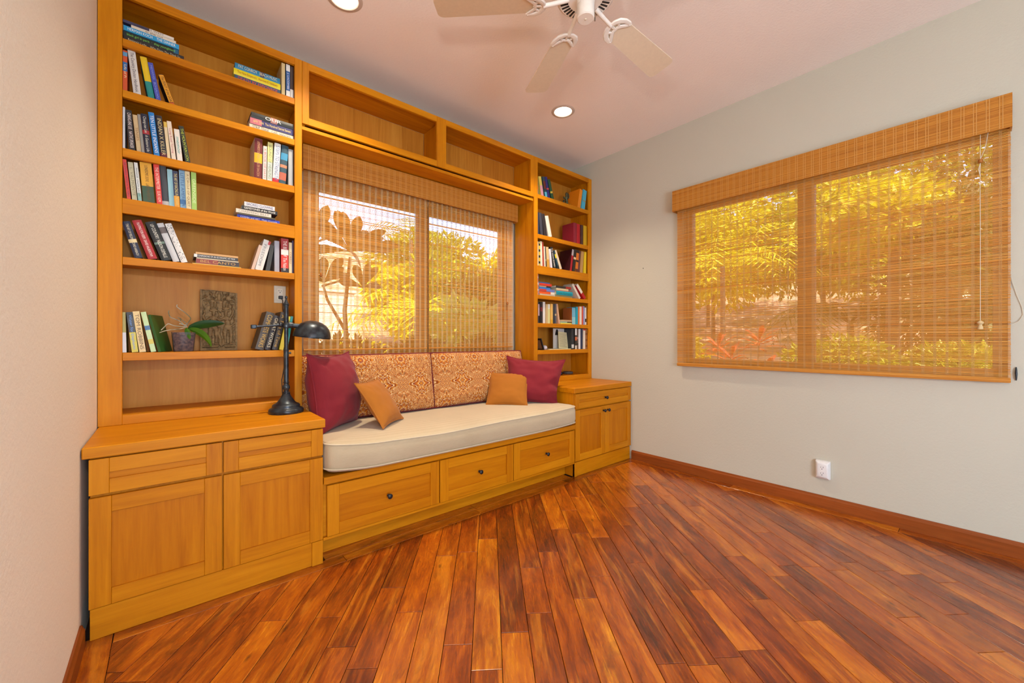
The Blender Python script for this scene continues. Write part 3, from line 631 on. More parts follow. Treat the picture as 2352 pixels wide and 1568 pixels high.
for a in (.5, 65.5, 137, 209, 281):
    A = Matrix.Translation((FX, FY, FZ)) @ Matrix.Rotation(R(a), 4, 'Z') @ Matrix.Rotation(R(-11), 4, 'X')
    r0, r1, w0, w1 = .185, .672, .056, .070
    def arcp(cx, cy, r, a0, a1, n=6): return [(cx + r * math.cos(R(a0 + (a1 - a0) * i / n)), cy + r * math.sin(R(a0 + (a1 - a0) * i / n))) for i in range(n + 1)]
    pts = [(r0 + .045 + .045 * math.cos(R(t)), w0 * math.sin(R(t))) for t in range(90, 271, 15)] + arcp(r1 - .028, -(w1 - .028), .028, -90, 0) + arcp(r1 - .028, w1 - .028, .028, 0, 90)
    m = MB(); m.loft([[(x, y, -.003) for x, y in pts], [(x, y, .003) for x, y in pts]]); bmesh.ops.transform(m.bm, matrix=A, verts=m.bm.verts)
    bl = m.build('blade', M_BLD, fan)
    ir = MB(); zb = -.0075
    ir.tube([(.075, 0, .014), (.11, 0, .006), (.15, 0, -.002), (.188, 0, zb)], [.011, .010, .009, .010], 10)
    for s in (1, -1):
        ir.tube([(.186, 0, zb), (.190, s * .022, zb), (.203, s * .042, zb), (.226, s * .056, zb), (.252, s * .060, zb), (.264, s * .055, zb)], [.010, .013, .014, .013, .011, .009], 8, flat=.55, up=(0, 0, 1))
        ir.tube([(.262, s * .056, zb), (.246, s * .040, zb), (.232, s * .026, zb), (.222, s * .010, zb), (.226, 0, zb)], [.008, .009, .009, .008, .008], 8, flat=.55, up=(0, 0, 1))
        ir.tube([(.205, s * .040, zb), (.215, s * .026, zb), (.226, s * .022, zb), (.238, s * .032, zb)], .007, 8, flat=.55, up=(0, 0, 1))
        ir.ball((.258, s * .056, zb - .003), .004, 8)
    ir.tube([(.188, 0, zb), (.210, 0, zb), (.226, 0, zb)], [.009, .006, .005], 8, flat=.6, up=(0, 0, 1))
    bmesh.ops.transform(ir.bm, matrix=A, verts=ir.bm.verts); ir.build('blade_iron', M_FAN, bl, smooth=True)
# ---------------------------------------------------------------- books
SH = dict(L1=2.613, L2=2.365, L3=2.084, L4=1.842, L5=1.558, L6=1.095, R1=2.52, R2=2.147, R3=1.852, R4=1.578, R5=1.313, R6=1.058)
LV = {'1': 'top shelf', '2': 'second shelf', '3': 'third shelf', '4': 'fourth shelf', '5': 'fifth shelf', '6': 'sixth shelf'}
TW_ = {'L': 'lamp-side bookcase', 'R': 'corner bookcase'}
YSP = 2.712
# shelf, left edge, thickness, height, lean, cover colour, label words, title, title colour, hardback, bands[(from,to,colour)]
V = [
('L6', -.165, .014, .197, 1, '#a89c3c', 'thin olive book with a white foot', '', '', 0, [(0, .5, '#dcdce0')]),
('L1', .516, .019, .196, 0, '#cdb883', 'cream paperback upright beside the lying stack', '', '', 0, []),
('L1', .541, .021, .201, 0, '#2d5e9a', 'blue and white paperback upright', 'J. LACOMBE', '#e8ecf4', 0, [(.80, 1, '#e3e2dc'), (.0, .22, '#dfe0dc')]),
('L1', .563, .018, .198, 0, '#4a3a34', 'dark brown book upright against the end panel', '', '', 1, [(.0, .3, '#d8d4cc')]),
('L2', -.164, .016, .203, 0, '#d3531f', 'orange paperback with a blue band', 'Life of Pi', '#f2dfb2', 0, [(.50, .72, '#2f6da8'), (.86, .96, '#5f9cc0')]),
('L2', -.126, .029, .219, 6, '#d9d5cc', 'white handbook with dark lettering', 'The Country Doctor Handbook', '#54404a', 1, []),
('L2', -.072, .026, .202, 9, '#1f8a84', 'teal hardback with a yellow top half', '', '', 1, [(.42, 1, '#e6c21c')]),
('L2', -.044, .020, .183, 10, '#3b48a8', 'indigo blue book', 'MIDWIVES   BOHJALIAN', '#8f9be0', 0, []),
('L2', .011, .020, .147, 18, '#1c1814', 'short golden yellow book leaning steeply', 'The FEAST of the GOAT', '#1d1712', 1, [(0, .10, '#c85c1c'), (.10, .985, '#e29a20')]),
('L3', -.164, .008, .206, 0, '#d7dade', 'thin white book', '', '', 0, []),
('L3', -.142, .023, .196, 4, '#1d1a1e', 'black paperback with white and red lettering', 'CHANG-RAE LEE   NATIVE SPEAKER', '#e4d8d4', 0, []),
('L3', -.114, .017, .184, 5, '#cdb182', 'tan paperback', 'TENSES', '#9a6a34', 0, []),
('L3', -.096, .011, .191, 5, '#8f8c84', 'thin grey book', '', '', 0, []),
('L3', -.084, .026, .199, 5, '#23273a', 'dark navy book with a red dot', 'Chang-rae Lee   A Gesture Life', '#d5d3c4', 1, [(.50, .60, '#a82b34')]),
('L3', -.051, .023, .214, 6, '#1f7cc4', 'bright blue book', 'TEN LITTLE INDIANS', '#e9eef2', 1, []),
('L3', -.026, .027, .211, 6, '#22222c', 'black book with gold lettering', 'INDIAN X KILLER', '#d6c48c', 1, [(0, .12, '#5e1c30')]),
('L3', .001, .013, .189, 5, '#dcc79c', 'thin cream paperback', '', '', 0, [(.86, 1, '#d6b44a')]),
('L3', .018, .018, .198, 6, '#e3d3bc', 'pale cream paperback with pink lettering', 'Long Road Turning', '#b8485c', 0, []),
('L3', .040, .022, .166, 5, '#e4ddd0', 'short white paperback', 'memoir', '#3c9c94', 0, []),
('L3', .067, .021, .190, 9, '#1d2318', 'black and green book leaning', 'THE MOUNTAIN LION', '#b8c83c', 0, []),
('L3', .376, .040, .235, -1, '#d8cfc2', 'thick maroon hardback with a yellow band', 'LEONARDO DA VINCI   WALTER ISAACSON', '#c9986c', 1, [(0, .40, '#6a2228'), (.40, .64, '#e2b01c'), (.64, 1, '#6a2228')]),
('L3', .420, .019, .203, -1, '#e2ccc4', 'pale pink paperback', 'A BOOK OF DAYS', '#c86a62', 0, []),
('L3', .442, .026, .232, -1, '#d9d48c', 'pale yellow and grey book', 'SOUND OF HEALING', '#7c8a6a', 0, [(0, .5, '#bdc8c0')]),
('L3', .468, .033, .236, -3, '#dfe0e0', 'white book with a red foot', 'STEPS TO STRENGTH', '#566a9c', 1, [(0, .11, '#b8242c')]),
('L3', .503, .037, .236, -4, '#2c4a58', 'dark teal illustrated book', '', '', 1, [(.1, .3, '#b0604c'), (.62, .8, '#3c8cb4'), (.42, .5, '#c08060')]),
('L3', .553, .026, .224, 0, '#a3a6a8', 'silver grey book against the end panel', '', '', 1, []),
('L4', -.149, .014, .194, 5, '#d8402c', 'thin scarlet paperback', 'THE STRANGEST WOMAN IN THE WORLD', '#5a2a5c', 0, []),
('L4', -.131, .019, .188, 5, '#c3bf9c', 'pale olive paperback', 'L. VALMONTE', '#8a866a', 0, []),
('L4', -.109, .014, .190, 5, '#dadfdc', 'thin white and teal paperback', 'PASSAGE  Charles Johnson', '#20343c', 0, [(0, .22, '#8ab4ac')]),
('L4', -.091, .045, .200, 4, '#e0a51e', 'thick golden paperback with a dark green foot', 'LONESOME DOVE   LARRY McMURTRY', '#6a4410', 0, [(0, .42, '#345238')]),
('L4', -.040, .022, .200, 4, '#d42a1e', 'bright red book', 'THE INTERPRETER  SUKI KIM', '#f0d4c4', 0, []),
('L4', -.019, .027, .203, 4, '#3c4148', 'charcoal book with pale lettering', '', '', 1, [(0, .12, '#b8b8b4')]),
('L4', .007, .021, .192, 3, '#8fc0cc', 'light blue paperback', '', '', 0, []),
('L4', .029, .022, .188, 3, '#1f2c50', 'navy paperback with an orange foot', 'THE ART OF RACING IN THE RAIN', '#d6c878', 0, [(0, .32, '#e09a1c')]),
('L4', .052, .024, .200, 2, '#7ba6c4', 'pale blue paperback', 'LITTLE AMERICA', '#3c6494', 0, [(.12, .24, '#3a70a4')]),
('L4', .076, .021, .199, 2, '#d8cb9c', 'pale tan paperback', 'A CIRCLE OF QUIET', '#8a6a3c', 0, []),
('L4', .098, .022, .204, 1, '#9cc45c', 'lime green paperback', 'GREENSIDE', '#dcecb4', 0, []),
('L5', -.122, .031, .179, 15, '#252e48', 'navy book with cream script leaning on the end panel', 'THE ART OF FIELDING   CHAD HARBACH', '#d8d2b8', 1, [(.42, .52, '#e2cf9c')]),
('L5', -.072, .036, .194, 18, '#a8242a', 'red hardback with white lettering leaning', 'PLAYING FOR KEEPS  DAVID HALBERSTAM', '#efe2dc', 1, []),
('L5', -.021, .042, .196, 19, '#1e2222', 'thick black hardback leaning', 'UP COUNTRY  NELSON DEMILLE', '#e6e4d4', 1, [(.42, .48, '#6a8478')]),
('L5', .024, .027, .199, 19, '#c9cdd0', 'pale grey hardback leaning', '', '', 1, [(.74, .90, '#6c6462')]),
('L5', .056, .027, .203, 19, '#e6e6e2', 'white book sprinkled with black specks leaning', '', '', 1, []),
('L5', .366, .016, .150, -15, '#cdb09c', 'pale rose book leaning', '', '', 0, []),
('L5', .385, .026, .185, -14, '#dddcd8', 'white book leaning beside the rose one', 'FREEDOM', '#8a8a88', 1, []),
('L5', .412, .012, .180, -14, '#e2dcd4', 'thin white book with a red top leaning', '', '', 0, [(.88, 1, '#c02830')]),
('L5', .438, .022, .157, -9, '#33322e', 'charcoal paperback leaning', '', '', 0, []),
('L5', .480, .026, .185, 0, '#a4a4b0', 'lilac grey hardback', '', '', 1, []),
('L5', .514, .040, .206, 0, '#d4301c', 'thick red and white book', 'THE BEST OF The Nation', '#f0e0d8', 0, [(.52, .68, '#e9e4dc'), (.0, .14, '#1c1818'), (.68, 1, '#a02020')]),
('L5', .556, .016, .186, 0, '#d9c8a0', 'thin cream book', 'CORELLI', '#a05a34', 0, []),
('L5', .574, .007, .200, 0, '#3c2c54', 'very thin dark purple book', '', '', 0, []),
('L6', -.132, .024, .198, 6, '#1d1d26', 'black paperback with a yellow foot', 'Water for Elephants', '#6c9ce0', 0, [(0, .50, '#cfc23c'), (.86, 1, '#15151a')]),
('L6', -.107, .025, .203, 7, '#dcc07c', 'cream yellow paperback', 'TOM ROBBINS', '#6a4c2c', 0, []),
('L6', -.062, .020, .203, 11, '#b4cc84', 'pale green flecked book leaning', '', '', 0, [(.2, .32, '#d0c048'), (.55, .66, '#3c6c9c')]),
('L6', -.040, .012, .192, 13, '#2c5a24', 'dark green leaf-printed book leaning beside the potted orchid', '', '', 0, []),
('L6', .381, .044, .225, -15, '#4c453e', 'thick grey brown hardback with gold lettering leaning', 'COMPLETE WORKS', '#c8a03c', 1, []),
('L6', .428, .030, .207, -14, '#2a2528', 'dark leather hardback with pale lettering leaning', 'GREAT WORKS', '#cfc4a4', 1, []),
('L6', .466, .031, .228, -12, '#3a3430', 'dark brown hardback with a gold stamp leaning', 'A Tale of Time', '#b8923c', 1, []),
('L6', .505, .022, .205, -11, '#d8c41c', 'bright yellow paperback leaning behind the lamp pole', '', '', 0, []),
('L6', .533, .014, .205, -9, '#1f8a84', 'thin teal paperback leaning behind the lamp pole', '', '', 0, []),
('R1', 2.652, .014, .172, 5, '#7c7468', 'thin grey patterned book', '', '', 0, [(.3, .5, '#b05a3c')]),
('R1', 2.700, .036, .185, 12, '#e2cc5c', 'pale yellow and pink book leaning', '', '', 0, [(0, .55, '#d898a4')]),
('R1', 2.744, .032, .191, 12, '#25424c', 'dark teal book with red lettering leaning', '', '', 0, [(0, .26, '#5cb4d0'), (.4, .8, '#6c2c24')]),
('R1', 2.788, .033, .201, 13, '#2c2470', 'deep violet blue hardback leaning', '', '', 1, [(.40, .48, '#d04c3c')]),
('R1', 2.831, .033, .187, 17, '#1f4c2c', 'forest green hardback leaning', '', '', 1, [(.30, .40, '#d0b040')]),
('R1', 3.225, .045, .207, -11, '#ee8a14', 'bright orange book with a fanned cover', '', '', 0, []),
('R1', 3.279, .055, .210, -10, '#4cb0cc', 'sky blue book leaning', '', '', 0, [(.40, .48, '#8a9c88')]),
('R2', 2.652, .020, .210, 3, '#1f2a48', 'navy hardback', '', '', 1, []),
('R2', 2.689, .038, .212, 7, '#3a3a46', 'dark slate hardback leaning', '', '', 1, []),
('R2', 2.737, .040, .210, 10, '#2c2426', 'black brown hardback leaning', '', '', 1, []),
('R2', 2.791, .048, .201, 15, '#e6dccc', 'white hardback leaning', '', '', 1, []),
('R2', 3.160, .052, .211, 0, '#8a1c2e', 'large crimson hardback', '', '', 1, []),
('R2', 3.216, .052, .209, 0, '#b01820', 'scarlet hardback', '', '', 1, []),
('R2', 3.273, .039, .208, 0, '#4a2c24', 'chocolate brown hardback', '', '', 1, []),
('R2', 3.316, .056, .209, 0, '#c89c10', 'mustard yellow hardback', '', '', 1, []),
('R3', 2.646, .010, .231, 0, '#e0dccc', 'very thin white book', '', '', 0, []),
('R3', 2.659, .019, .226, 0, '#e0b43c', 'yellow and black spotted book', '', '', 0, [(.1, .2, '#23201c'), (.35, .45, '#23201c'), (.6, .7, '#23201c'), (.85, .95, '#23201c')]),
('R3', 2.683, .026, .237, 2, '#e4dcc4', 'tall white book', '', '', 0, []),
('R3', 2.715, .021, .237, 2, '#b0402c', 'brick red book', '', '', 0, []),
('R3', 2.738, .016, .196, 3, '#e2d8c4', 'thin off white book', '', '', 0, []),
('R3', 2.757, .016, .195, 4, '#34302c', 'thin black book', '', '', 0, [(.3, .4, '#8a8068')]),
('R3', 2.777, .036, .198, 5, '#d8b880', 'tan book', '', '', 0, [(0, .4, '#c8963c')]),
('R3', 2.820, .025, .183, 8, '#e4dce4', 'white book with a violet edge', '', '', 0, []),
('R3', 2.869, .035, .209, 14, '#201c1a', 'black book with white capitals leaning', 'THE VISION BOARD', '#e8e4dc', 0, []),
('R3', 2.912, .019, .185, 20, '#2c4c5c', 'dark blue book with a yellow flash leaning', '', '', 0, [(.58, .80, '#e0d01c'), (0, .2, '#1c1c1c')]),
('R3', 2.944, .031, .195, 25, '#e0ccac', 'ivory book leaning steeply', '', '', 0, []),
('R3', 3.108, .029, .230, -9, '#3a1018', 'dark red and black book leaning', '', '', 0, [(0, .72, '#a81c28'), (.72, 1, '#b8a8a8')]),
('R3', 3.140, .036, .232, -8, '#201c18', 'black book with a gold stripe leaning', '', '', 0, [(.55, .65, '#d8b890')]),
('R3', 3.185, .040, .232, -6, '#d06c14', 'orange and black book leaning', '', '', 0, [(.45, .55, '#302018'), (.0, .15, '#5c3014'), (.86, 1, '#2a1a10')]),
('R3', 3.229, .030, .231, -5, '#5c2c34', 'plum brown book leaning', '', '', 0, []),
('R3', 3.265, .038, .228, -5, '#b88c54', 'camel coloured book leaning', '', '', 0, []),
('R3', 3.325, .033, .229, -2, '#e0c01c', 'bright yellow book', '', '', 0, []),
('R4', 2.646, .012, .196, 0, '#d8868c', 'thin pink striped book standing beside the stack', '', '', 0, [(.2, .3, '#e8e0e0'), (.5, .6, '#e8e0e0'), (.8, .9, '#e8e0e0')]),
('R4', 3.258, .027, .180, 40, '#dccfc0', 'cream hardback with an orange patch leaning steeply', '', '', 0, []),
('R4', 3.335, .034, .190, 44, '#b8141c', 'red and white book leaning steeply', '', '', 0, [(.4, 1, '#e8dcc8')]),
('R5', 2.646, .010, .199, 0, '#2a2024', 'thin black book against the end panel', '', '', 0, []),
('R5', 2.660, .017, .200, 0, '#2a262a', 'black book with a pale pink stripe', '', '', 0, [(.35, .9, '#c8a4a8')]),
('R5', 2.684, .033, .204, 0, '#241a1c', 'black book with red touches', '', '', 1, [(.55, .75, '#6c1c20')]),
('R5', 2.722, .032, .206, 0, '#e2dcd8', 'white book', '', '', 0, []),
('R5', 2.759, .025, .185, 0, '#c8aa78', 'tan paperback', '', '', 0, []),
('R5', 2.787, .031, .187, 0, '#d4d090', 'pale green yellow paperback', '', '', 0, [(.75, 1, '#e4e2d4')]),
('R5', 2.823, .029, .191, 0, '#e0b05c', 'amber and cream paperback', '', '', 0, [(0, .2, '#d8a01c')]),
('R5', 2.855, .020, .194, 0, '#2e2e34', 'charcoal paperback', '', '', 0, []),
('R5', 2.878, .021, .194, 0, '#4a4c58', 'slate paperback with a speckled spine', '', '', 0, [(.4, .5, '#c8a878')]),
('R5', 2.934, .022, .197, 10, '#d0a080', 'pinkish tan book with a blue edge leaning', '', '', 0, []),
('R5', 3.140, .055, .171, 0, '#a0582a', 'pale sky blue book with a brown cover', '', '', 0, [(0, .45, '#94c4c8'), (.45, 1, '#6cacc4')]),
('R5', 3.200, .029, .182, -1, '#0f9cb0', 'turquoise book', '', '', 0, []),
('R5', 3.233, .018, .186, 0, '#e0742c', 'thin orange book', '', '', 0, []),
('R5', 3.255, .034, .189, 0, '#e6dccc', 'off white book', '', '', 0, []),
('R5', 3.292, .021, .193, 0, '#d4502c', 'vermilion book', '', '', 0, []),
('R5', 3.317, .024, .195, 0, '#8890c4', 'lavender blue book', '', '', 0, []),
('R5', 3.344, .021, .182, 0, '#e0dcd8', 'white book with a black square', '', '', 0, [(.16, .36, '#1c1a1c')]),
('R5', 3.368, .017, .198, 0, '#a86c24', 'brown book against the end panel', '', '', 0, []),
('R6', 3.132, .037, .209, 1, '#23282e', 'black book with a small white label', '', '', 0, [(.06, .24, '#d0d0cc')]),
('R6', 3.180, .027, .213, 0, '#2c2824', 'dark book with a white top', '', '', 0, [(.68, 1, '#e0e0dc'), (.42, .6, '#c86438'), (0, .18, '#d8d0c0')]),
('R6', 3.211, .029, .209, 0, '#5c4438', 'brown mottled book', '', '', 0, [(.5, .6, '#a08078'), (.2, .3, '#1c1a1a')]),
('R6', 3.243, .032, .209, 0, '#e2e0e0', 'white book', '', '', 0, []),
('R6', 3.278, .034, .212, 0, '#26304c', 'navy book', '', '', 1, []),
('R6', 3.315, .033, .210, 0, '#e4d4c0', 'cream and red book', '', '', 0, [(.93, 1, '#c82028')]),
('R6', 3.351, .035, .211, 0, '#a06c40', 'brown patterned book against the end panel', '', '', 0, [(.1, .2, '#7a4c2c'), (.4, .5, '#7a4c2c'), (.7, .8, '#7a4c2c')]),
]
# lying stacks from the bottom up: shelf, left edge, length, thickness, colour, label, title, title colour, hardback, bands
S = [
[('L1', -.162, .228, .027, '#1c1a1c', 'black paperback, lowest of the stack', 'Benjamin Lytle    Why Does The Think So', '#c8b890', 0, []),
 ('L1', -.165, .210, .026, '#17211c', 'black paperback with green lettering lying', 'black girl in paris  ·  shay youngblood', '#7cc44c', 0, [(0, .10, '#1c5c7c')]),
 ('L1', -.162, .208, .024, '#1c96cc', 'bright blue paperback lying', 'HERMAN KOCH    THE DINNER', '#eef0e4', 0, []),
 ('L1', -.135, .169, .015, '#d8cdb8', 'cream paperback lying', 'in the cut', '#3a342c', 0, []),
 ('L1', -.164, .190, .014, '#3a3a5c', 'slim indigo and white book on top of the stack', 'ROBERTS WEST', '#3c3428', 0, [(0, .5, '#dcd6c8')])],
[('L1', .285, .226, .030, '#33506c', 'grey blue book with red capitals lying', 'DEATH BY ESPIONAGE', '#d84c2c', 0, []),
 ('L1', .281, .230, .035, '#e8d40c', 'bright yellow book lying', 'The New Emperors   Harrison E. Salisbury', '#b04010', 1, []),
 ('L1', .287, .222, .033, '#1f7ca4', 'blue book on top of the yellow one', 'PAT CONROY   BEACH MUSIC', '#dcd4b0', 1, [(.36, .46, '#3c3c54')])],
[('L2', .355, .226, .030, '#dccdb4', 'cream hardback lying', 'STRIP TEASE   CARL HIAASEN', '#4a4844', 1, []),
 ('L2', .358, .223, .035, '#2c2c68', 'violet blue book with a pink end lying', 'AMY TAN  The Hundred Secret Senses', '#e0cc7c', 0, [(.74, 1, '#c06c78')]),
 ('L2', .364, .217, .033, '#1f2424', 'black hardback on top of the stack', 'OUR', '#e6e4dc', 1, [(.40, .56, '#a87468')])],
[('L4', .298, .210, .022, '#2438b4', 'royal blue paperback lying', 'COSMIC and ART   Magic Kingdom', '#dce4ec', 0, []),
 ('L4', .301, .183, .010, '#4c4630', 'very slim olive brown book lying', '', '', 0, []),
 ('L4', .292, .172, .022, '#dcd2c0', 'cream paperback lying', 'CHARMING BILLY', '#8a8478', 0, []),
 ('L4', .318, .178, .021, '#1c1c1c', 'black book with white lettering lying', 'GEMSTONES of the World', '#f0eee4', 0, []),
 ('L4', .331, .151, .025, '#d2d2d4', 'pale grey book on top of the stack', 'SACRED CLOWNS', '#3c3c74', 0, [])],
[('L5', .100, .216, .008, '#c8a42c', 'slim yellow book under the stack', '', '', 0, []),
 ('L5', .116, .191, .025, '#2c1c1c', 'dark red and black paperback lying', 'BEL CANTO', '#c89c4c', 0, [(.5, 1, '#8a2a1e')]),
 ('L5', .118, .186, .007, '#d4c4a0', 'very slim pale book in the stack', '', '', 0, []),
 ('L5', .107, .194, .017, '#26262a', 'black paperback with white lettering lying', 'CONFESSIONS OF AN ECONOMIC HIT MAN', '#e4e2dc', 0, [(.93, 1, '#e4e0dc')]),
 ('L5', .114, .188, .011, '#d0a060', 'slim orange tan book on top of the stack', '', '', 0, [])],
[('R4', 2.672, .205, .017, '#b4a890', 'spiral bound notebook at the bottom of the stack', '', '', 0, []),
 ('R4', 2.669, .208, .024, '#e0541c', 'orange red paperback lying', '', '', 0, [(0, .26, '#e0d8c8')]),
 ('R4', 2.671, .205, .022, '#6878b8', 'blue and red paperback lying', '', '', 0, [(.55, 1, '#b83c34')]),
 ('R4', 2.675, .151, .018, '#2c78c8', 'bright blue paperback lying', '', '', 0, []),
 ('R4', 2.672, .159, .013, '#c8b494', 'slim cream and black book lying', '', '', 0, [(0, .4, '#2c2824')]),
 ('R4', 2.669, .169, .023, '#c83420', 'red paperback lying', '', '', 0, []),
 ('R4', 2.669, .145, .012, '#34588c', 'slim steel blue book on top of the stack', '', '', 0, [])],
[('R4', 2.890, .250, .022, '#8c8454', 'olive book at the bottom of the stack', '', '', 0, []),
 ('R4', 2.902, .240, .040, '#0f98a8', 'thick turquoise book lying', 'Lost Kimono', '#0a5c68', 1, []),
 ('R4', 2.914, .172, .009, '#b06c60', 'very slim rose book lying', '', '', 0, []),
 ('R4', 2.908, .178, .019, '#d0bc90', 'cream paperback lying on the rose one', '', '', 0, []),
 ('R4', 2.898, .230, .023, '#231e1c', 'black and red book on top of the stack', '', '', 0, [(0, .36, '#a02c20')])],
[('R5', 2.962, .170, .013, '#d8cc4c', 'slim yellow book lying', '', '', 0, []),
 ('R5', 2.966, .168, .012, '#9cc4b0', 'slim mint green book lying', '', '', 0, [(0, .4, '#3c3830')]),
 ('R5', 2.964, .168, .017, '#c0a078', 'tan paperback lying on the mint one', '', '', 0, [])],
]
TXT = []
def book(w, h, d, col, title, tcol, hard, bands):
    """lies in its own frame: x thickness, y depth (spine at 0), z height"""
    cv = plain(col, .42 if not hard else .5, coat=.15 if not hard else 0)
    t = min(.0028 if hard else .0012, w * .16); bul = min(.0035, w * .11) if hard else 0
    def sp(off): return [(w * i / 4, -bul * math.sin(math.pi * i / 4) - off) for i in range(5)]
    m = MB(); o = sp(0); prof = [(x, y) for x, y in o] + [(w, d), (w - t, d), (w - t, t), (t, t), (t, d), (0, d)]
    n = len(prof); lo = [m.bm.verts.new((x, y, 0)) for x, y in prof]; hi = [m.bm.verts.new((x, y, h)) for x, y in prof]
    for i in range(n): m.bm.faces.new((lo[i], lo[(i + 1) % n], hi[(i + 1) % n], hi[i]))
    m.bm.faces.new(list(reversed(lo))); m.bm.faces.new(hi)
    b = m.build('book', cv, None); g = .003 if hard else .0004
    MB().box(t + .0001, w - t - .0001, t + .0002, d - g, g, h - g).build('page_block', M_PAGE, b)
    for z0, z1, c in bands:
        q = MB(); e = sp(.0004) + [(w, t * .4), (0, t * .4)]; q.loft([[(x, y, z0 * h + .0004) for x, y in e], [(x, y, z1 * h - .0004) for x, y in e]])
        q.build('spine_band', plain(c, .45), b)
    if title:
        cu = bpy.data.curves.new('spine_lettering', 'FONT'); cu.body = title; cu.align_x = 'CENTER'; cu.align_y = 'CENTER'; cu.resolution_u = 3; cu.size = 1
        cu.materials.append(plain(tcol, .5)); x = bpy.data.objects.new('spine_lettering', cu); COL.objects.link(x); x.parent = b
        TXT.append((x, w, h, bul))
    return b
ORD = ['first', 'second', 'third', 'fourth', 'fifth', 'sixth', 'seventh', 'eighth', 'ninth', 'tenth', 'eleventh', 'twelfth']
def rect(px, w, h, lean):
    a = R(lean); c, s = math.cos(a), math.sin(a)
    if lean >= 0: return [(px + x * c - z * s, x * s + z * c) for x, z in ((0, 0), (w, 0), (w, h), (0, h))]
    return [(px + x * c - z * s, -x * s * -1 + z * c) for x, z in ((-w, 0), (0, 0), (0, h), (-w, h))]
def overlap(A, B):
    for P in (A, B):
        for i in range(4):
            ex, ez = P[(i + 1) % 4][0] - P[i][0], P[(i + 1) % 4][1] - P[i][1]; nx, nz = -ez, ex
            pa = [x * nx + z * nz for x, z in A]; pb = [x * nx + z * nz for x, z in B]
            if max(pa) <= min(pb) + 1e-7 or max(pb) <= min(pa) + 1e-7: return False
    return True
bookgrp = lambda s: 'books on the %s of the %s' % (LV[s[1]], TW_[s[0]])
groups = {}
for r in V: groups.setdefault((r[0], r[4] < 0 or (r[0] in ('L3', 'L5', 'L6', 'L1') and r[1] > .3) or (r[0][0] == 'R' and r[1] > 3.05 and r[0] != 'R4')), []).append(r)
used = set()
for (sh, rightside), rows in groups.items():
    seq = rows[::-1] if rightside else rows; placed = []
    for (s, x, w, h, lean, col, lab, title, tcol, hard, bands) in seq:
        w *= .97
        if rightside:
            lim = .597 if s[0] == 'L' else 3.39; px = min(x + w / .97, lim)
            rc_ = lambda p: [(p + (xx) * math.cos(R(lean)) - z * math.sin(R(lean)), xx * math.sin(R(lean)) + z * math.cos(R(lean))) for xx, z in ((-w, 0), (0, 0), (0, h), (-w, h))]
            # pivot bottom right, lean <= 0
            while any(overlap(rc_(px), q) for q in placed) or max(p[0] for p in rc_(px)) > lim: px -= .0005
            poly = rc_(px)
        else:
            lim = -.180 if s[0] == 'L' else 2.618; px = x
            rc_ = lambda p: [(p + xx * math.cos(R(lean)) - z * math.sin(R(lean)), xx * math.sin(R(lean)) + z * math.cos(R(lean))) for xx, z in ((0, 0), (w, 0), (w, h), (0, h))]
            while any(overlap(rc_(px), q) for q in placed) or min(p[0] for p in rc_(px)) < lim: px += .0005
            poly = rc_(px)
        placed.append(poly)
        d = min(.215, h * .72); b = book(w, h, d, col, title, tcol, hard, bands)
        a = R(lean); org = Vector((px, YSP + random.uniform(-.004, .006), SH[s] + .0004))
        if rightside: org += Vector((-w * math.cos(a), 0, -w * math.sin(a)))
        yaw = R(-19) if 'leaf-printed' in lab else 0
        b.matrix_world = Matrix.Translation(org) @ Matrix.Rotation(yaw, 4, 'Z') @ Matrix.Rotation(-a, 4, 'Y')
        if 'specks' in lab:
            m_ = MB(); rs = random.Random(4)
            for _ in range(70):
                sx_, sz_ = rs.uniform(.002, w - .004), rs.uniform(.004, h - .006); k_ = rs.uniform(.0012, .0024); m_.box(sx_, sx_ + k_, -.0036, -.001, sz_, sz_ + k_ * 1.6)
            tag(m_.build('specks', M_BLK, b), kind='stuff')
        where = 'on %s, %s' % (LV[s[1]], TW_[s[0]])
        L_ = lab + ' ' + where
        used.add(L_); tag(b, L_, 'book', bookgrp(s)); b['_w'] = len(L_.split())
for st in S:
    z = SH[st[0][0]] + .0004
    for (s, x, ln, th, col, lab, title, tcol, hard, bands) in st:
        b = book(th - .0006, ln, min(.20, ln * .68), col, title, tcol, hard, bands)
        b.matrix_world = Matrix.Translation((x + ln, YSP + random.uniform(-.003, .006), z)) @ Matrix.Rotation(R(-90), 4, 'Y'); z += th
        tag(b, lab + ' on %s, %s' % (LV[s[1]], TW_[s[0]]), 'book', bookgrp(s))
bpy.context.view_layer.update()
for x, w, h, bul in TXT:
    W, Hh = x.dimensions.x, x.dimensions.y
    sx = h * .86 / max(W, .01); sy = w * .56 / max(Hh, .01); sy = min(sy, sx * 1.7); sx = min(sx, sy * 1.5)
    x.matrix_local = Matrix(((0, sy, 0, w / 2), (0, 0, -1, -bul - .0009), (-sx, 0, 0, h * .5), (0, 0, 0, 1)))
bpy.context.view_layer.update()
dg = bpy.context.evaluated_depsgraph_get()
for x, w, h, bul in TXT:                      # letters become plain meshes
    me = bpy.data.meshes.new_from_object(x.evaluated_get(dg)); o = bpy.data.objects.new('lettering', me); COL.objects.link(o)
    o.parent = x.parent; o.matrix_local = x.matrix_local
    if not me.materials: me.materials.append(x.data.materials[0])
for x, w, h, bul in TXT:
    c_ = x.data; bpy.data.objects.remove(x); bpy.data.curves.remove(c_)
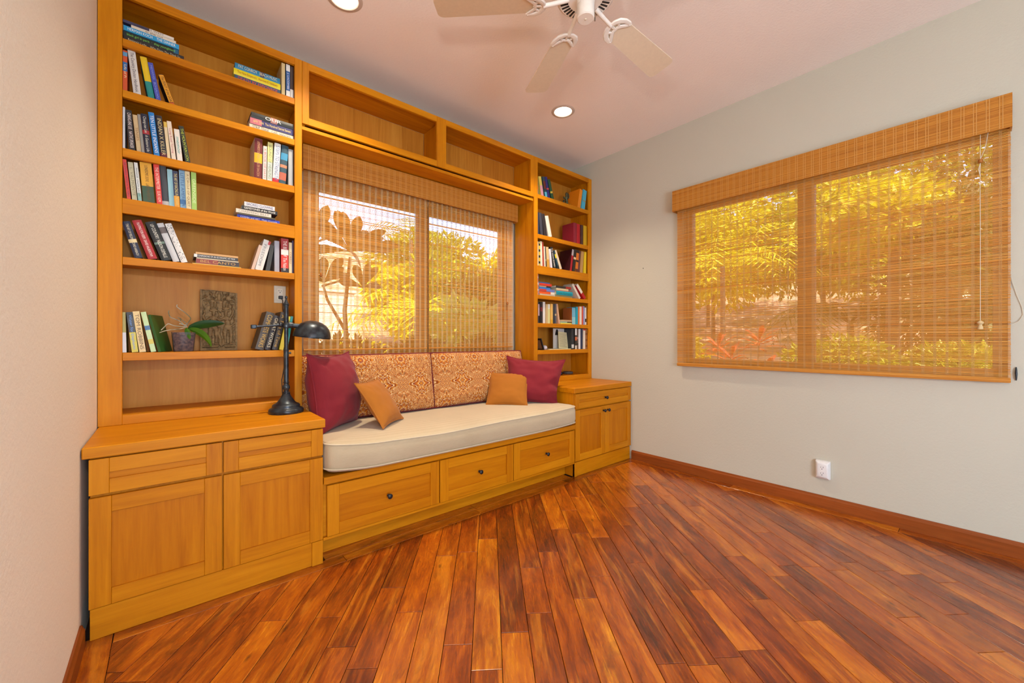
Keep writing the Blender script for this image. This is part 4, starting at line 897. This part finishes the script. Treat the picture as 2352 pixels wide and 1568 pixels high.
# ---------------------------------------------------------------- shelf ornaments
# carved stone plaque: one continuous relief surface
PX0, PX1, PZ0, PZ1, PY = .142, .318, 1.0955, 1.446, 2.905
def capsules():
    C = []
    def c(pts, r, h):
        for (x0, y0), (x1, y1) in zip(pts, pts[1:]): C.append((x0, y0, x1, y1, r, h))
    # scrollwork at the top, a small head in the middle
    for s in (1, -1):
        q = lambda x: 1215 + s * (x - 1215)
        for cx, cy, r in ((1040, 210, 45), (1090, 310, 38), (930, 270, 36), (950, 350, 26), (880, 300, 20)):
            c([(q(cx + (r * (1 - i / 14)) * math.cos(i * .75)), cy + (r * (1 - i / 14)) * math.sin(i * .75)) for i in range(12)], 9, 5)
        c([(q(1010), 170), (q(1060), 250), (q(1060), 330), (q(990), 370), (q(900), 370)], 12, 5); c([(q(1150), 170), (q(1120), 240), (q(1150), 290)], 10, 4)
        c([(q(960), 400), (q(990), 395), (q(940), 450)], 9, 3)
    c([(1215, 240), (1215, 310)], 40, 6); c([(1215, 175), (1215, 215)], 22, 5); c([(1130, 360), (1215, 345), (1300, 360)], 12, 4)
    # two dancers
    for bx_, tilt, headx in ((1090, 0, 1100), (1385, 20, 1355)):
        c([(headx, 600), (headx, 640)], 42, 9); c([(headx - 70, 570), (headx + 70, 570)], 22, 8); c([(headx, 540), (headx, 548)], 60, 6)
        for dx in (-55, 10, 60): c([(headx + dx, 530), (headx + dx * 1.15 - 5, 400)], 13 if dx != 10 else 16, 6); c([(headx + dx, 515), (headx + dx, 520)], 24, 6)
        c([(headx, 680), (headx, 700)], 22, 7)
        c([(bx_ - 60, 735), (bx_ + 60, 735)], 40, 8); c([(bx_, 740), (bx_ + tilt, 870)], 62, 9); c([(bx_ - 32, 765), (bx_ - 30, 766)], 26, 11); c([(bx_ + 32, 765), (bx_ + 30, 766)], 26, 11)
        c([(bx_ + tilt - 20, 920), (bx_ + tilt + 20, 920)], 70, 9)
        for s in (-1, 1):
            lx = bx_ + tilt + s * 55
            c([(lx, 940), (lx + s * 12, 1080)], 50, 9); c([(lx + s * 12, 1080), (lx + s * 5, 1230)], 34, 8); c([(lx - 25, 1275), (lx + 40, 1275)], 16, 8)
        c([(bx_ - 100, 1000), (bx_ - 20, 1150), (bx_ - 60, 1200)], 12, 5); c([(bx_ + 60, 1000), (bx_ + 130, 1180), (bx_ + 165, 1215)], 12, 5)
    c([(1020, 735), (950, 790), (900, 760), (880, 690), (910, 640)], 26, 8); c([(910, 640), (900, 590)], 24, 7); c([(905, 540), (900, 500)], 12, 5)
    c([(1160, 735), (1210, 770), (1260, 760), (1320, 730)], 26, 8); c([(1440, 730), (1500, 640), (1515, 560), (1490, 510)], 26, 8); c([(1500, 470), (1480, 440), (1510, 430)], 16, 6)
    c([(1520, 680), (1560, 760), (1540, 840), (1480, 880)], 20, 6)
    c([(1220, 960), (1200, 1050), (1240, 1180), (1230, 1270), (1265, 1310), (1300, 1280), (1300, 1200)], 34, 7)
    c([(1200, 590), (1230, 660), (1210, 700)], 20, 5); c([(1250, 610), (1260, 680)], 16, 5)
    c([(860, 1330), (1180, 1325)], 22, 6); c([(1350, 1330), (1590, 1325)], 22, 6)
    return C
def relief():
    C = capsules(); nx, nz = 110, 200; w, h = PX1 - PX0, PZ1 - PZ0; H = {}
    rows = []
    for j in range(nz + 1):
        r = []
        for i in range(nx + 1):
            u, v = i / nx, j / nz; px, py = 820 + 785 * u, 1415 - 1275 * v
            d = 0
            if u < .055 or u > .945 or v < .045: d = 5.5
            elif v > .985: d = 3
            for x0, y0, x1, y1, rad, hh in C:
                if px < min(x0, x1) - rad or px > max(x0, x1) + rad or py < min(y0, y1) - rad or py > max(y0, y1) + rad: continue
                dx, dy = x1 - x0, y1 - y0; L2 = dx * dx + dy * dy
                t = 0 if L2 == 0 else max(0, min(1, ((px - x0) * dx + (py - y0) * dy) / L2))
                q = math.hypot(px - x0 - t * dx, py - y0 - t * dy) / rad
                if q < 1: d = max(d, hh * math.sqrt(1 - q ** 2.4))
            d += .35 * noise.noise(Vector((px * .03, py * .03, 0)))
            top = PZ1 - (.010 * max(0, u - .35) / .65 + .002 * noise.noise(Vector((u * 6, 3, 1)))) if j == nz else PZ0 + h * v
            if j > nz - 8: top = min(PZ0 + h * v, PZ1 - .010 * max(0, u - .35) / .65 - (nz - j) * .0012)
            r.append((PX0 + w * u, PY - .0017 * d, top))
        rows.append(r)
    return rows
M_STN = N('carved_sandstone'); _v = M_STN.mapping(); _ao = M_STN.n('NewGeometry').outputs['Pointiness']
M_STN.set(col=M_STN.mix(M_STN.ramp(M_STN.noise(_v, 60, 4), [(.3, (0, 0, 0, 1)), (.7, (1, 1, 1, 1))]), lin('#6e5634'), lin('#9a7c50')), rough=.75); M_STN = M_STN.m
pq = thing('stone_plaque', ((PX0 + PX1) / 2, PY + .015, PZ0), 'carved stone plaque of two dancing figures behind the potted orchid', 'plaque')
MB().box(PX0, PX1, PY + .0002, PY + .024, PZ0, PZ1 - .011).build('slab', M_STN, pq)
MB().grid(relief()).build('carved_relief', M_STN, pq, smooth=False)
for f in pq.children[1].data.polygons: f.use_smooth = True
# potted orchid
PC = (.066, 2.785)
orc = thing('potted_orchid', (PC[0], PC[1], 1.0955), 'small orchid with two green leaves in a square clear pot', 'plant')
M_POT = N('clear_plastic'); _tr = M_POT.n('BsdfTransparent', {'Color': (.93, .90, .90, 1)}); _gl = M_POT.n('BsdfGlossy', {'Roughness': .08}); _df = M_POT.n('BsdfDiffuse', {'Color': lin('#8d8790')})
_m1 = M_POT.n('MixShader', {0: M_POT.n('Fresnel', {'IOR': 1.12}).outputs[0], 1: _tr.outputs[0], 2: _gl.outputs[0]}); _m2 = M_POT.n('MixShader', {0: .10, 1: _m1.outputs[0], 2: _df.outputs[0]}); M_POT.t.links.new(_m2.outputs[0], M_POT.out.inputs[0]); M_POT = M_POT.m
def sq(r, z, rad=.010): return [(x, y, z) for x, y in rrect(PC[0] - r, PC[0] + r, PC[1] - r, PC[1] + r, rad, 4, 2, 2)]
MB().loft([sq(.041, 1.0960), sq(.050, 1.198), sq(.0488, 1.198), sq(.040, 1.0980)]).build('pot', M_POT, orc, smooth=True)
M_BARK = N('orchid_bark'); M_BARK.set(col=M_BARK.ramp(M_BARK.noise(M_BARK.mapping(), 90, 4), [(.35, lin('#3a2620')), (.55, lin('#6c4c3c')), (.7, lin('#8c6c54'))]), rough=.9); M_BARK = M_BARK.m
m = MB(); m.loft([sq(.0385, 1.099), sq(.0455, 1.186), sq(.03, 1.192)])
rb = random.Random(5)
for i in range(26):
    x, y = PC[0] + rb.uniform(-.036, .036), PC[1] + rb.uniform(-.036, .036)
    m.box(-.010, .010, -.005, .005, -.003, .003, mat=Matrix.Translation((x, y, 1.191)) @ Matrix.Rotation(rb.uniform(0, 6), 4, 'Z') @ Matrix.Rotation(rb.uniform(-.6, .6), 4, 'X'))
tag(m.build('bark', M_BARK, orc), kind='stuff')
def leaf_mat(name, c1, c2, rough=.35, tr=.25, c3=None):
    m = N(name); nz = m.noise(m.mapping((1, 1, 1)), 9, 2); col = m.ramp(nz, [(.3, lin(c1)), (.7, lin(c2))]); m.set(col=col, rough=rough, spec=.35)
    t = m.n('BsdfTranslucent', {'Color': col}); x = m.n('MixShader', {0: tr, 1: m.b.outputs[0], 2: t.outputs[0]}); m.t.links.new(x.outputs[0], m.out.inputs[0]); return m.m
M_OL = leaf_mat('orchid_leaf', '#1f4420', '#2f5c24', .28); M_OL2 = leaf_mat('orchid_leaf_bright', '#3a6c18', '#5c8a1c', .25, .35)
def leaf(mb, path, width, fold=.25, side=(0, 1, 0), n=6, shape=lambda t: math.sin(math.pi * min(1, .08 + t * .92)) ** .7):
    """blade along a path, folded on its midrib; side = direction across the blade"""
    path = [Vector(p) for p in path]; rows = []; L = len(path) - 1
    for i in range(L + 1):
        t = i / L; tan = (path[min(L, i + 1)] - path[max(0, i - 1)]).normalized(); s = Vector(side); s = (s - tan * s.dot(tan)).normalized(); up = s.cross(tan)
        w = width * shape(t) if 0 < i < L else width * (.15 if i == 0 else .02)
        rows.append([path[i] + s * (w * k) + up * (abs(k) * fold * w) for k in (-1, -.55, 0, .55, 1)])
    mb.grid(rows)
def bez(a, b, c, d, n=10):
    a, b, c, d = map(Vector, (a, b, c, d)); return [a * (1 - t) ** 3 + b * 3 * t * (1 - t) ** 2 + c * 3 * t * t * (1 - t) + d * t ** 3 for t in [i / n for i in range(n + 1)]]
m = MB(); leaf(m, bez((.085, 2.77, 1.217), (.13, 2.755, 1.240), (.19, 2.75, 1.247), (.243, 2.745, 1.249), 14), .024, .3, (0, -.45, .9)); m.build('leaf', M_OL, orc, smooth=True)
m = MB(); leaf(m, bez((.086, 2.765, 1.214), (.120, 2.742, 1.205), (.158, 2.730, 1.180), (.182, 2.725, 1.117), 14), .021, .5, (.35, -.6, .7)); m.build('leaf', M_OL2, orc, smooth=True)
m = MB(); leaf(m, bez((.078, 2.755, 1.222), (.078, 2.738, 1.21), (.086, 2.734, 1.185), (.091, 2.733, 1.160), 8), .012, .4, (1, 0, 0)); m.build('leaf', M_OL2, orc, smooth=True)
M_ROOT = N('orchid_root'); M_ROOT.set(col=M_ROOT.ramp(M_ROOT.noise(M_ROOT.mapping(), 25, 2), [(.4, lin('#6f6a48')), (.6, lin('#b8ad94'))]), rough=.7); M_ROOT = M_ROOT.m
def zxp(pts, y0): return [(.016 + (px - 812) / 208 * .0935, y, 1.0975 + (655 - py) / 180 * .1025) for (px, py), y in zip(pts, y0)]
k = lambda pts, dy=0.0: [(.0155 + (x - 215) * .000205, 2.775 + dy, 1.0965 + (1440 - y) * .000238) for x, y in pts]
for pts, r, dy in (([(540, 890), (500, 850), (560, 790), (615, 700), (570, 640), (470, 550), (380, 490), (320, 440), (335, 395)], .0024, .01), ([(490, 880), (430, 800), (370, 755), (190, 685), (160, 580), (172, 535)], .0023, 0),
                   ([(520, 900), (340, 885), (260, 870), (150, 825), (60, 930), (20, 975)], .0024, -.02), ([(480, 920), (370, 945), (200, 965), (90, 990), (-10, 1030)], .0021, -.03), ([(560, 850), (480, 780), (400, 710), (345, 680)], .002, .02),
                   ([(500, 855), (400, 828), (370, 826)], .0028, -.01), ([(530, 890), (460, 860), (400, 770), (405, 690)], .0018, .015)):
    P = k(pts, dy); Q = []
    for i in range(len(P) - 1):
        for t in range(4): Q.append(Vector(P[i]).lerp(Vector(P[i + 1]), t / 4))
    Q.append(Vector(P[-1])); Q = [Q[0]] + [(Q[i - 1] + Q[i] * 2 + Q[i + 1]) / 4 for i in range(1, len(Q) - 1)] + [Q[-1]]
    MB().tube([(a.x, a.y, max(a.z, 1.10)) for a in Q], r, 7).build('aerial_root', M_ROOT, orc, smooth=True)
# bronze figurine
fg = thing('bronze_figurine', (3.150, 2.80, 2.5204), 'small green bronze figurine on the top shelf of the corner bookcase', 'figurine')
M_PAT = N('verdigris_bronze'); M_PAT.set(col=M_PAT.ramp(M_PAT.noise(M_PAT.mapping(), 60, 3), [(.35, lin('#3a3424')), (.55, lin('#5c5c3c')), (.7, lin('#7a8464'))]), rough=.55, metal=.3); M_PAT = M_PAT.m
gx, gy, gz = 3.150, 2.80, 2.5208
m = MB().loft([[(gx + r * math.cos(t * .5236) * 1.1, gy + r * .8 * math.sin(t * .5236), gz + z) for t in range(12)] for r, z in ((.046, 0), (.050, .010), (.040, .022), (.020, .028))])
m.build('base', M_PAT, fg, smooth=True)
m = MB(); m.tube([(gx - .02, gy, gz + .02), (gx - .045, gy, gz + .045), (gx - .048, gy - .005, gz + .07), (gx - .03, gy, gz + .075)], [.012, .011, .009, .006], 9)
m.tube([(gx + .02, gy, gz + .02), (gx + .045, gy, gz + .03), (gx + .052, gy, gz + .055)], [.012, .010, .006], 9)
m.tube([(gx, gy, gz + .02), (gx + .006, gy, gz + .06), (gx - .002, gy, gz + .10), (gx + .004, gy, gz + .135)], [.020, .016, .014, .013], 10)
m.ball((gx + .004, gy, gz + .150), (.016, .014, .018)); m.tube([(gx - .004, gy, gz + .108), (gx - .036, gy, gz + .10), (gx - .046, gy - .004, gz + .112)], [.008, .009, .007], 8)
m.tube([(gx + .004, gy, gz + .112), (gx + .034, gy, gz + .115), (gx + .036, gy, gz + .145), (gx + .020, gy, gz + .158)], [.008, .008, .007, .005], 8)
m.build('figure', M_PAT, fg, smooth=True)
# sixth shelf of the corner bookcase
z6 = SH['R6'] + .0004
fr = thing('picture_frame', (2.700, 2.77, z6), 'small black picture frame leaning at the end of the sixth shelf of the corner bookcase', 'picture frame')
A = Matrix.Translation((2.748, 2.77, z6)) @ Matrix.Rotation(R(-20), 4, 'Y')
m = MB(); m.box(-.012, 0, -.05, .09, 0, .014, mat=A); m.box(-.012, 0, -.05, .09, .104, .118, mat=A); m.box(-.012, 0, -.05, -.036, .014, .104, mat=A); m.box(-.012, 0, .076, .09, .014, .104, mat=A); m.build('frame', M_BLK, fr)
MB().box(-.010, -.004, -.036, .076, .014, .104, mat=A).build('picture', plain('#8a6440', .5), fr)
tag(MB().lathe([(.004, 0), (.018, .003), (.027, .014), (.028, .024), (.022, .036), (.012, .043), (.002, .0445)], 20, Matrix.Translation((2.790, 2.762, z6))).build('white_ornament', plain('#cfc6cc', .4), None, smooth=True, loc=(2.79, 2.762, z6)), 'small white egg-shaped ornament beside the leaning black picture frame', 'ornament')
tag(MB().box(2.822, 3.135, 2.722, 2.90, z6, z6 + .007, bev=.001).build('paper_pad', plain('#e0d8a8', .7), None, loc=(2.97, 2.8, z6)), 'flat cream pad of paper lying on the sixth shelf of the corner bookcase', 'paper')
cd = thing('standing_card', (3.075, 2.755, z6 + .0073), 'cream printed card standing upright on the pad of paper', 'card')
A = Matrix.Translation((3.062, 2.760, z6 + .0075)) @ Matrix.Rotation(R(-7), 4, 'X') @ Matrix.Rotation(R(4), 4, 'Y')
MB().box(-.068, .068, 0, .004, 0, .170, mat=A @ Matrix.Identity(4)).build('sheet', plain('#d6cda0', .7), cd)
m = MB(); rl = random.Random(2)
for i in range(17): m.box(-.056, rl.uniform(.03, .056), -.0004, 0, .016 + i * .0085, .0185 + i * .0085, mat=A)
tag(m.build('text_lines', plain('#948c74', .8), cd), kind='stuff')
pc = thing('art_print', (3.06, 2.80, z6 + .0073), 'small pale art print with a dark shape standing behind the cream card', 'picture')
MB().box(2.965, 3.128, 2.812, 2.816, z6 + .0075, z6 + .212).build('sheet', plain('#d4ccc4', .7), pc)
MB().lathe([(.030, 0), (.022, .03), (.012, .055), (.001, .06)], 14, Matrix.Translation((3.02, 2.812, z6 + .145)) @ Matrix.Diagonal((1, .03, 1, 1))).build('dark_shape', M_BLK, pc)
# bottom of the corner bookcase
tag(MB().lathe([(.030, 0), (.052, .002), (.056, .010), (.054, .020), (.046, .024), (.001, .025)], 28, Matrix.Translation((3.240, 2.86, .7944))).build('grey_puck', plain('#55504e', .6), None, smooth=True, loc=(3.24, 2.86, .7944)), 'flat round grey puck at the bottom of the corner bookcase', 'device')
tag(MB().lathe([(.010, 0), (.018, .004), (.021, .014), (.017, .026), (.006, .031)], 18, Matrix.Translation((3.088, 2.82, .7944))).build('black_knob', M_BLK, None, smooth=True, loc=(3.088, 2.82, .7944)), 'small round black object at the bottom of the corner bookcase behind the burgundy pillow', 'ornament')

# ---------------------------------------------------------------- outside
M_SOIL = N('sunlit_soil'); M_SOIL.set(col=M_SOIL.ramp(M_SOIL.noise(M_SOIL.mapping(), 2.2, 5), [(.38, lin('#6c5e30')), (.52, lin('#a08060')), (.65, lin('#ba967c'))]), rough=.95); M_SOIL = M_SOIL.m
M_HILL = N('hill_growth'); M_HILL.set(col=M_HILL.ramp(M_HILL.noise(M_HILL.mapping(), 3.5, 6, .7), [(.35, lin('#4c5a18')), (.52, lin('#8a8c24')), (.66, lin('#b8a838'))]), rough=.95); M_HILL = M_HILL.m
struct('shade_roof', MB().box(XL - .9, XR + 1.0, YR - .8, YW + .95, ZC + .125, ZC + .22), plain('#8a7a68', .8))  # unseen roof slab, its overhang added to shade the planting by the window
# terrain that climbs away from the house behind the back window and more gently beside it
rows = []
for j in range(41):
    r = []
    for i in range(41):
        x, y = -8 + i * .85, -8 + j * .85
        d = max(max(0, y - 6.5) * .36, max(0, x - 7.2) * .32); r.append((x, y, -.3 + d + .25 * noise.noise(Vector((x * .4, y * .4, 0))) * min(1, d)))
    rows.append(r)
struct('terrain', MB().grid(rows), M_SOIL)
LEAFM = {k_: leaf_mat('foliage_' + k_, a, b, .45, .35) for k_, a, b in (('yellow', '#a8a208', '#e0d21c'), ('green', '#727e10', '#b0ae1c'), ('dark', '#3a4210', '#62681c'), ('red', '#8a2c1c', '#c8582c'), ('pale', '#b0bc2c', '#dee08c'))}
M_TRUNK = plain('#6a5844', .9)
def foliage(m, c, rad, n, size, rnd, asp=.4):
    for _ in range(n):
        while True:
            p = Vector((rnd.uniform(-1, 1), rnd.uniform(-1, 1), rnd.uniform(-1, 1)))
            if .35 < p.length < 1: break
        q = Vector(c) + Vector((p.x * rad[0], p.y * rad[1], p.z * rad[2])); d = (p.normalized() + Vector((rnd.uniform(-.9, .9), rnd.uniform(-.9, .9), rnd.uniform(-.9, .5)))).normalized()
        s = d.cross(Vector((rnd.uniform(-1, 1), rnd.uniform(-1, 1), rnd.uniform(-.3, 1)))).normalized(); L = size * rnd.uniform(.6, 1.3); w = L * asp
        u = s.cross(d) * (w * .3)
        a, b, e, f = q, q + d * L * .5 + s * w * .5 + u, q + d * L, q + d * L * .5 - s * w * .5 + u
        v = [m.bm.verts.new(t_) for t_ in (a, b, e, f)]; m.bm.faces.new((v[0], v[1], v[2])); m.bm.faces.new((v[0], v[2], v[3]))
def gz_(x, y): return -.3 + max(max(0, y - 6.5) * .36, max(0, x - 7.2) * .32)
def tree(name, label, cat, x, y, h, rad, kind, n, size, trunk=.05, seed=0, group=None, asp=.4, clumps=1):
    rnd = random.Random(seed); b = gz_(x, y) - .06; t = thing(name, (x, y, b), label, cat, group)
    m = MB()
    for c_ in range(clumps):
        off = Vector((0, 0, 0)) if clumps == 1 else Vector((rnd.uniform(-.6, .6) * rad[0], rnd.uniform(-.6, .6) * rad[1], rnd.uniform(-.5, .5) * rad[2])); k_ = 1 if clumps == 1 else .55
        foliage(m, Vector((x, y, b + h)) + off, [r_ * k_ for r_ in rad], n // clumps, size, rnd, asp)
    tag(m.build('foliage', LEAFM[kind], t, normals=False), kind='stuff')
    MB().tube([(x, y, b), (x + .05, y + .02, b + h * .5), (x, y, b + h)], [trunk, trunk * .8, trunk * .5], 8).build('trunk', M_TRUNK, t, smooth=True)
    return t
# big-leaved tree close to the back window, in the shade of the eaves
bt = thing('big_leaf_tree', (1.42, 4.15, -.36), 'young tree with big paddle leaves just outside the alcove window', 'tree')
MB().tube([(1.42, 4.15, -.36), (1.40, 4.16, .6), (1.36, 4.18, 1.45), (1.42, 4.2, 2.0)], [.035, .03, .022, .014], 8).build('trunk', M_TRUNK, bt, smooth=True)
MB().tube([(1.39, 4.17, 1.2), (1.2, 4.2, 1.55), (1.16, 4.2, 1.7)], [.018, .014, .01], 7).tube([(1.15, 4.2, 1.68), (1.30, 4.2, 1.74), (1.52, 4.22, 1.72)], [.012, .010, .006], 7).build('branch', M_TRUNK, bt, smooth=True)
M_BL = leaf_mat('paddle_leaf', '#3c4420', '#59601f', .5, .12)
def rosette(c, n, L, W, seed, up0=.2):
    rnd = random.Random(seed); c = Vector(c)
    for i in range(n):
        a = 2 * math.pi * (i + rnd.uniform(-.25, .25)) / n; el = rnd.uniform(-.25, 1.0) if i % 2 else rnd.uniform(.5, 1.3); l = L * rnd.uniform(.75, 1.1)
        d = Vector((math.cos(a) * math.cos(el), .55 * math.sin(a) * math.cos(el), math.sin(el))).normalized(); e = c + d * l + Vector((0, 0, -.10 * l))
        m = MB(); leaf(m, bez(c, c + d * l * .4 + Vector((0, 0, .02)), c + d * l * .75, e, 16), W * rnd.uniform(.9, 1.2), .15, (d.z * .9 + .1, -.35, -d.x * .9), shape=lambda t: (math.sin(math.pi * min(1, .03 + t ** 1.5 * .97)) ** .9))
        m.build('leaf', M_BL, bt, smooth=True)
rosette((1.42, 4.20, 2.06), 15, .48, .052, 4); rosette((1.17, 4.2, 1.72), 7, .34, .042, 9); rosette((1.56, 4.22, 1.70), 7, .32, .040, 12); rosette((1.10, 4.18, 2.10), 5, .40, .055, 15)
# shaded hedge along the house and the bright planting behind it
for i, (x, w) in enumerate(((1.3, .55), (2.1, .5), (2.9, .5))):
    tree('hedge_shrub', ['clipped dark hedge shrub outside the alcove window, nearest the big-leaved tree', 'clipped dark hedge shrub outside the alcove window, middle of three', 'clipped dark hedge shrub outside the alcove window, nearest the pale-leaved bush'][i], 'shrub', x, 3.95, 1.0, (w, .25, .52), 'dark', 2600, .10, .02, 30 + i, 'hedge shrubs along the house')
tree('pale_leaf_bush', 'bush with large pale variegated leaves outside the alcove window', 'shrub', 3.05, 4.55, 1.45, (.55, .45, .55), 'pale', 520, .24, .03, 41, asp=.5)
tree('pale_leaf_bush', 'large pale-leaved bush low outside the right end of the alcove window', 'shrub', 3.75, 5.0, 1.3, (.6, .45, .6), 'pale', 600, .24, .03, 42, asp=.5)
spec = [('bushy_tree', 'broad yellow-green tree behind the alcove window, beyond the pale bushes', 5.9, 9.3, 1.75, (1.5, 1.1, 1.25), 'green', 6500, .20), ('bushy_tree', 'round yellow-green tree in the middle of the alcove view', 4.5, 9.4, 1.4, (.8, .8, .95), 'yellow', 4500, .20),
        ('bushy_tree', 'tall olive tree high on the slope beyond the alcove window', 6.3, 12.2, 1.8, (2.2, 1.2, 1.2), 'green', 6500, .22), 
        ('bushy_tree', 'yellow tree at the far end of the alcove view near the corner', 7.9, 9.0, 2.0, (1.0, 1.0, 1.4), 'yellow', 5000, .2), ('bushy_tree', 'dark bushy tree behind the pale-leaved bushes', 4.9, 6.8, 1.5, (1.1, .8, 1.3), 'dark', 4200, .18),
        ('low_shrub', 'low yellow shrub on the pale bank left of the alcove view', 2.9, 7.6, .6, (.7, .5, .5), 'yellow', 1600, .16), ('low_shrub', 'low green shrub at the foot of the alcove slope', 3.6, 6.6, .7, (.7, .5, .65), 'yellow', 2000, .16)]
for i, (nm, lab, x, y, h, rad, kd, n, sz) in enumerate(spec): tree(nm, lab, 'tree' if 'tree' in nm else 'shrub', x, y, h, rad, kd, n, sz, .07, 60 + i, clumps=7)
def palm(label, x, y, h, n, L, kind, seed, name='palm', group=None):
    rnd = random.Random(seed); b = gz_(x, y) - .06; t = thing(name, (x, y, b), label, 'palm', group)
    MB().tube([(x, y, b), (x + .03, y, b + h * .5), (x, y, b + h)], [.06, .05, .045], 9).build('trunk', M_TRUNK, t, smooth=True)
    for i in range(n):
        a = 2 * math.pi * i / n + rnd.uniform(-.2, .2); el = rnd.uniform(.1, 1.1); l = L * rnd.uniform(.8, 1.1); c = Vector((x, y, b + h)); hd = Vector((math.cos(a), math.sin(a), 0))
        P = bez(c, c + hd * l * .3 + Vector((0, 0, l * .5 * math.sin(el))), c + hd * l * .7 + Vector((0, 0, l * .45 * math.sin(el))), c + hd * l + Vector((0, 0, -l * .25)), 16)
        m = MB(); m.tube(P, [.010 - .0005 * k_ for k_ in range(17)], 5)
        for j in range(2, 17):
            tan = (P[j] - P[j - 1]).normalized(); s = tan.cross(Vector((0, 0, 1))).normalized()
            for sg in (1, -1):
                ll = l * .30 * math.sin(math.pi * (.12 + .86 * j / 17)); d = (s * sg * .9 + tan * .55 + Vector((0, 0, -.35))).normalized(); w = tan * .016
                p0 = P[j]; v = [m.bm.verts.new(q) for q in (p0 - w, p0 + w, p0 + d * ll * .6 + w * .7, p0 + d * ll, p0 + d * ll * .6 - w * .7)]; m.bm.faces.new(v)
        m.build('frond', LEAFM[kind], t, normals=False)
palm('feathery yellow palm in the middle of the alcove view', 3.2, 6.3, 1.9, 13, 1.5, 'yellow', 1)
palm('tall feathery palm against the sky outside the alcove window', 5.2, 10.4, 2.9, 12, 1.6, 'green', 2)
palm('palm with drooping fronds outside the wide blind', 8.0, 1.3, 1.5, 14, 1.3, 'dark', 3); palm('yellow palm at the near-corner end of the wide blind', 8.3, 3.3, 2.6, 13, 1.6, 'yellow', 4)
palm('green palm high behind the wide blind', 9.6, 2.3, 2.5, 13, 1.7, 'yellow', 5)
spec = [('bushy_tree', 'tall yellow-green tree behind the wide blind beside the window post', 10.5, 4.4, 2.3, (1.5, 1.3, 1.5), 'yellow', 7000, .15), ('bushy_tree', 'leafy tree behind the middle of the wide blind', 10.8, 2.2, 2.2, (1.4, 1.2, 1.7), 'green', 7000, .15),
        ('bushy_tree', 'dark tree behind the cord end of the wide blind', 8.6, .1, 2.0, (1.2, 1.0, 1.9), 'dark', 7000, .13), ('bushy_tree', 'olive tree far up the bank behind the wide blind', 13.0, 1.8, 3.0, (2.6, 2.4, 1.8), 'green', 6500, .24),
        ('bushy_tree', 'big yellow tree far up the bank near the window corner', 13.0, 5.6, 2.8, (2.2, 2.2, 2.0), 'yellow', 6500, .24),
        ('bushy_tree', 'forking tree with a bare trunk outside the cord end of the wide blind', 7.4, .75, 3.2, (.9, .9, .6), 'yellow', 2200, .18),
        ('bushy_tree', 'dense dark tree just outside the cord end of the wide blind', 6.8, .02, 1.9, (.6, .6, 1.6), 'dark', 5000, .12),
        ('low_shrub', 'bright low shrub under the middle of the wide blind', 5.6, 1.0, 1.2, (.45, .55, .34), 'green', 3400, .075), ('low_shrub', 'bright low shrub under the cord end of the wide blind', 5.6, .25, 1.15, (.45, .5, .34), 'green', 3000, .075),
        ('low_shrub', 'low yellow shrub on the bank outside the window corner', 8.6, 4.4, .8, (.8, .8, .7), 'yellow', 2200, .16), ('low_shrub', 'spreading green shrub on the bank behind the palm', 7.6, 1.15, .6, (.5, .6, .6), 'dark', 2400, .12)]
for i, (nm, lab, x, y, h, rad, kd, n, sz) in enumerate(spec): tree(nm, lab, 'tree' if 'tree' in nm else 'shrub', x, y, h, rad, kd, n, sz, .09 if 'fork' in lab else .06, 80 + i, clumps=7)
for i, (x, y, h) in enumerate(((6.2, 2.35, 1.25), (6.4, 2.05, 1.5), (6.1, 1.85, 1.1), (6.5, 2.65, 1.4))):
    b = gz_(x, y) - .06; t = thing('ti_plant', (x, y, b), 'slender red-leaved plant behind the wide blind, ' + ['with the shorter stem', 'tallest of the red clump', 'lowest of the red clump', 'nearest the window corner'][i], 'plant', 'red-leaved plants outside')
    MB().tube([(x, y, b), (x + .03, y + .02, b + h * .6), (x, y, b + h)], [.016, .013, .010], 7).build('stem', M_TRUNK, t, smooth=True); rnd = random.Random(i)
    for j in range(14):
        a = j * 2.4; el = .1 + .9 * j / 14; c = Vector((x, y, b + h - .12 + .012 * j)); d = Vector((math.cos(a) * math.cos(el), math.sin(a) * math.cos(el), math.sin(el))); l = .36 * rnd.uniform(.8, 1.1)
        m = MB(); leaf(m, bez(c, c + d * l * .4, c + d * l * .75, c + d * l + Vector((0, 0, -.10)), 5), .032, .3, (-math.sin(a), math.cos(a), 0)); m.build('leaf', LEAFM['red'], t, normals=False)
gw = thing('garden_wall', (2.3, 7.9, -.4), 'pale sunlit garden wall beyond the big-leaved tree', 'wall')
MB().box(.4, 3.1, 8.9, 9.1, .2, 2.15, bev=.01).build('masonry', plain('#d6bda8', .9), gw); MB().box(.36, 3.14, 8.86, 9.14, 2.151, 2.21, bev=.01).build('coping', plain('#c8b09c', .9), gw)
for o in bpy.data.objects:
    for k_ in ('_o', '_w'):
        if k_ in o: del o[k_]
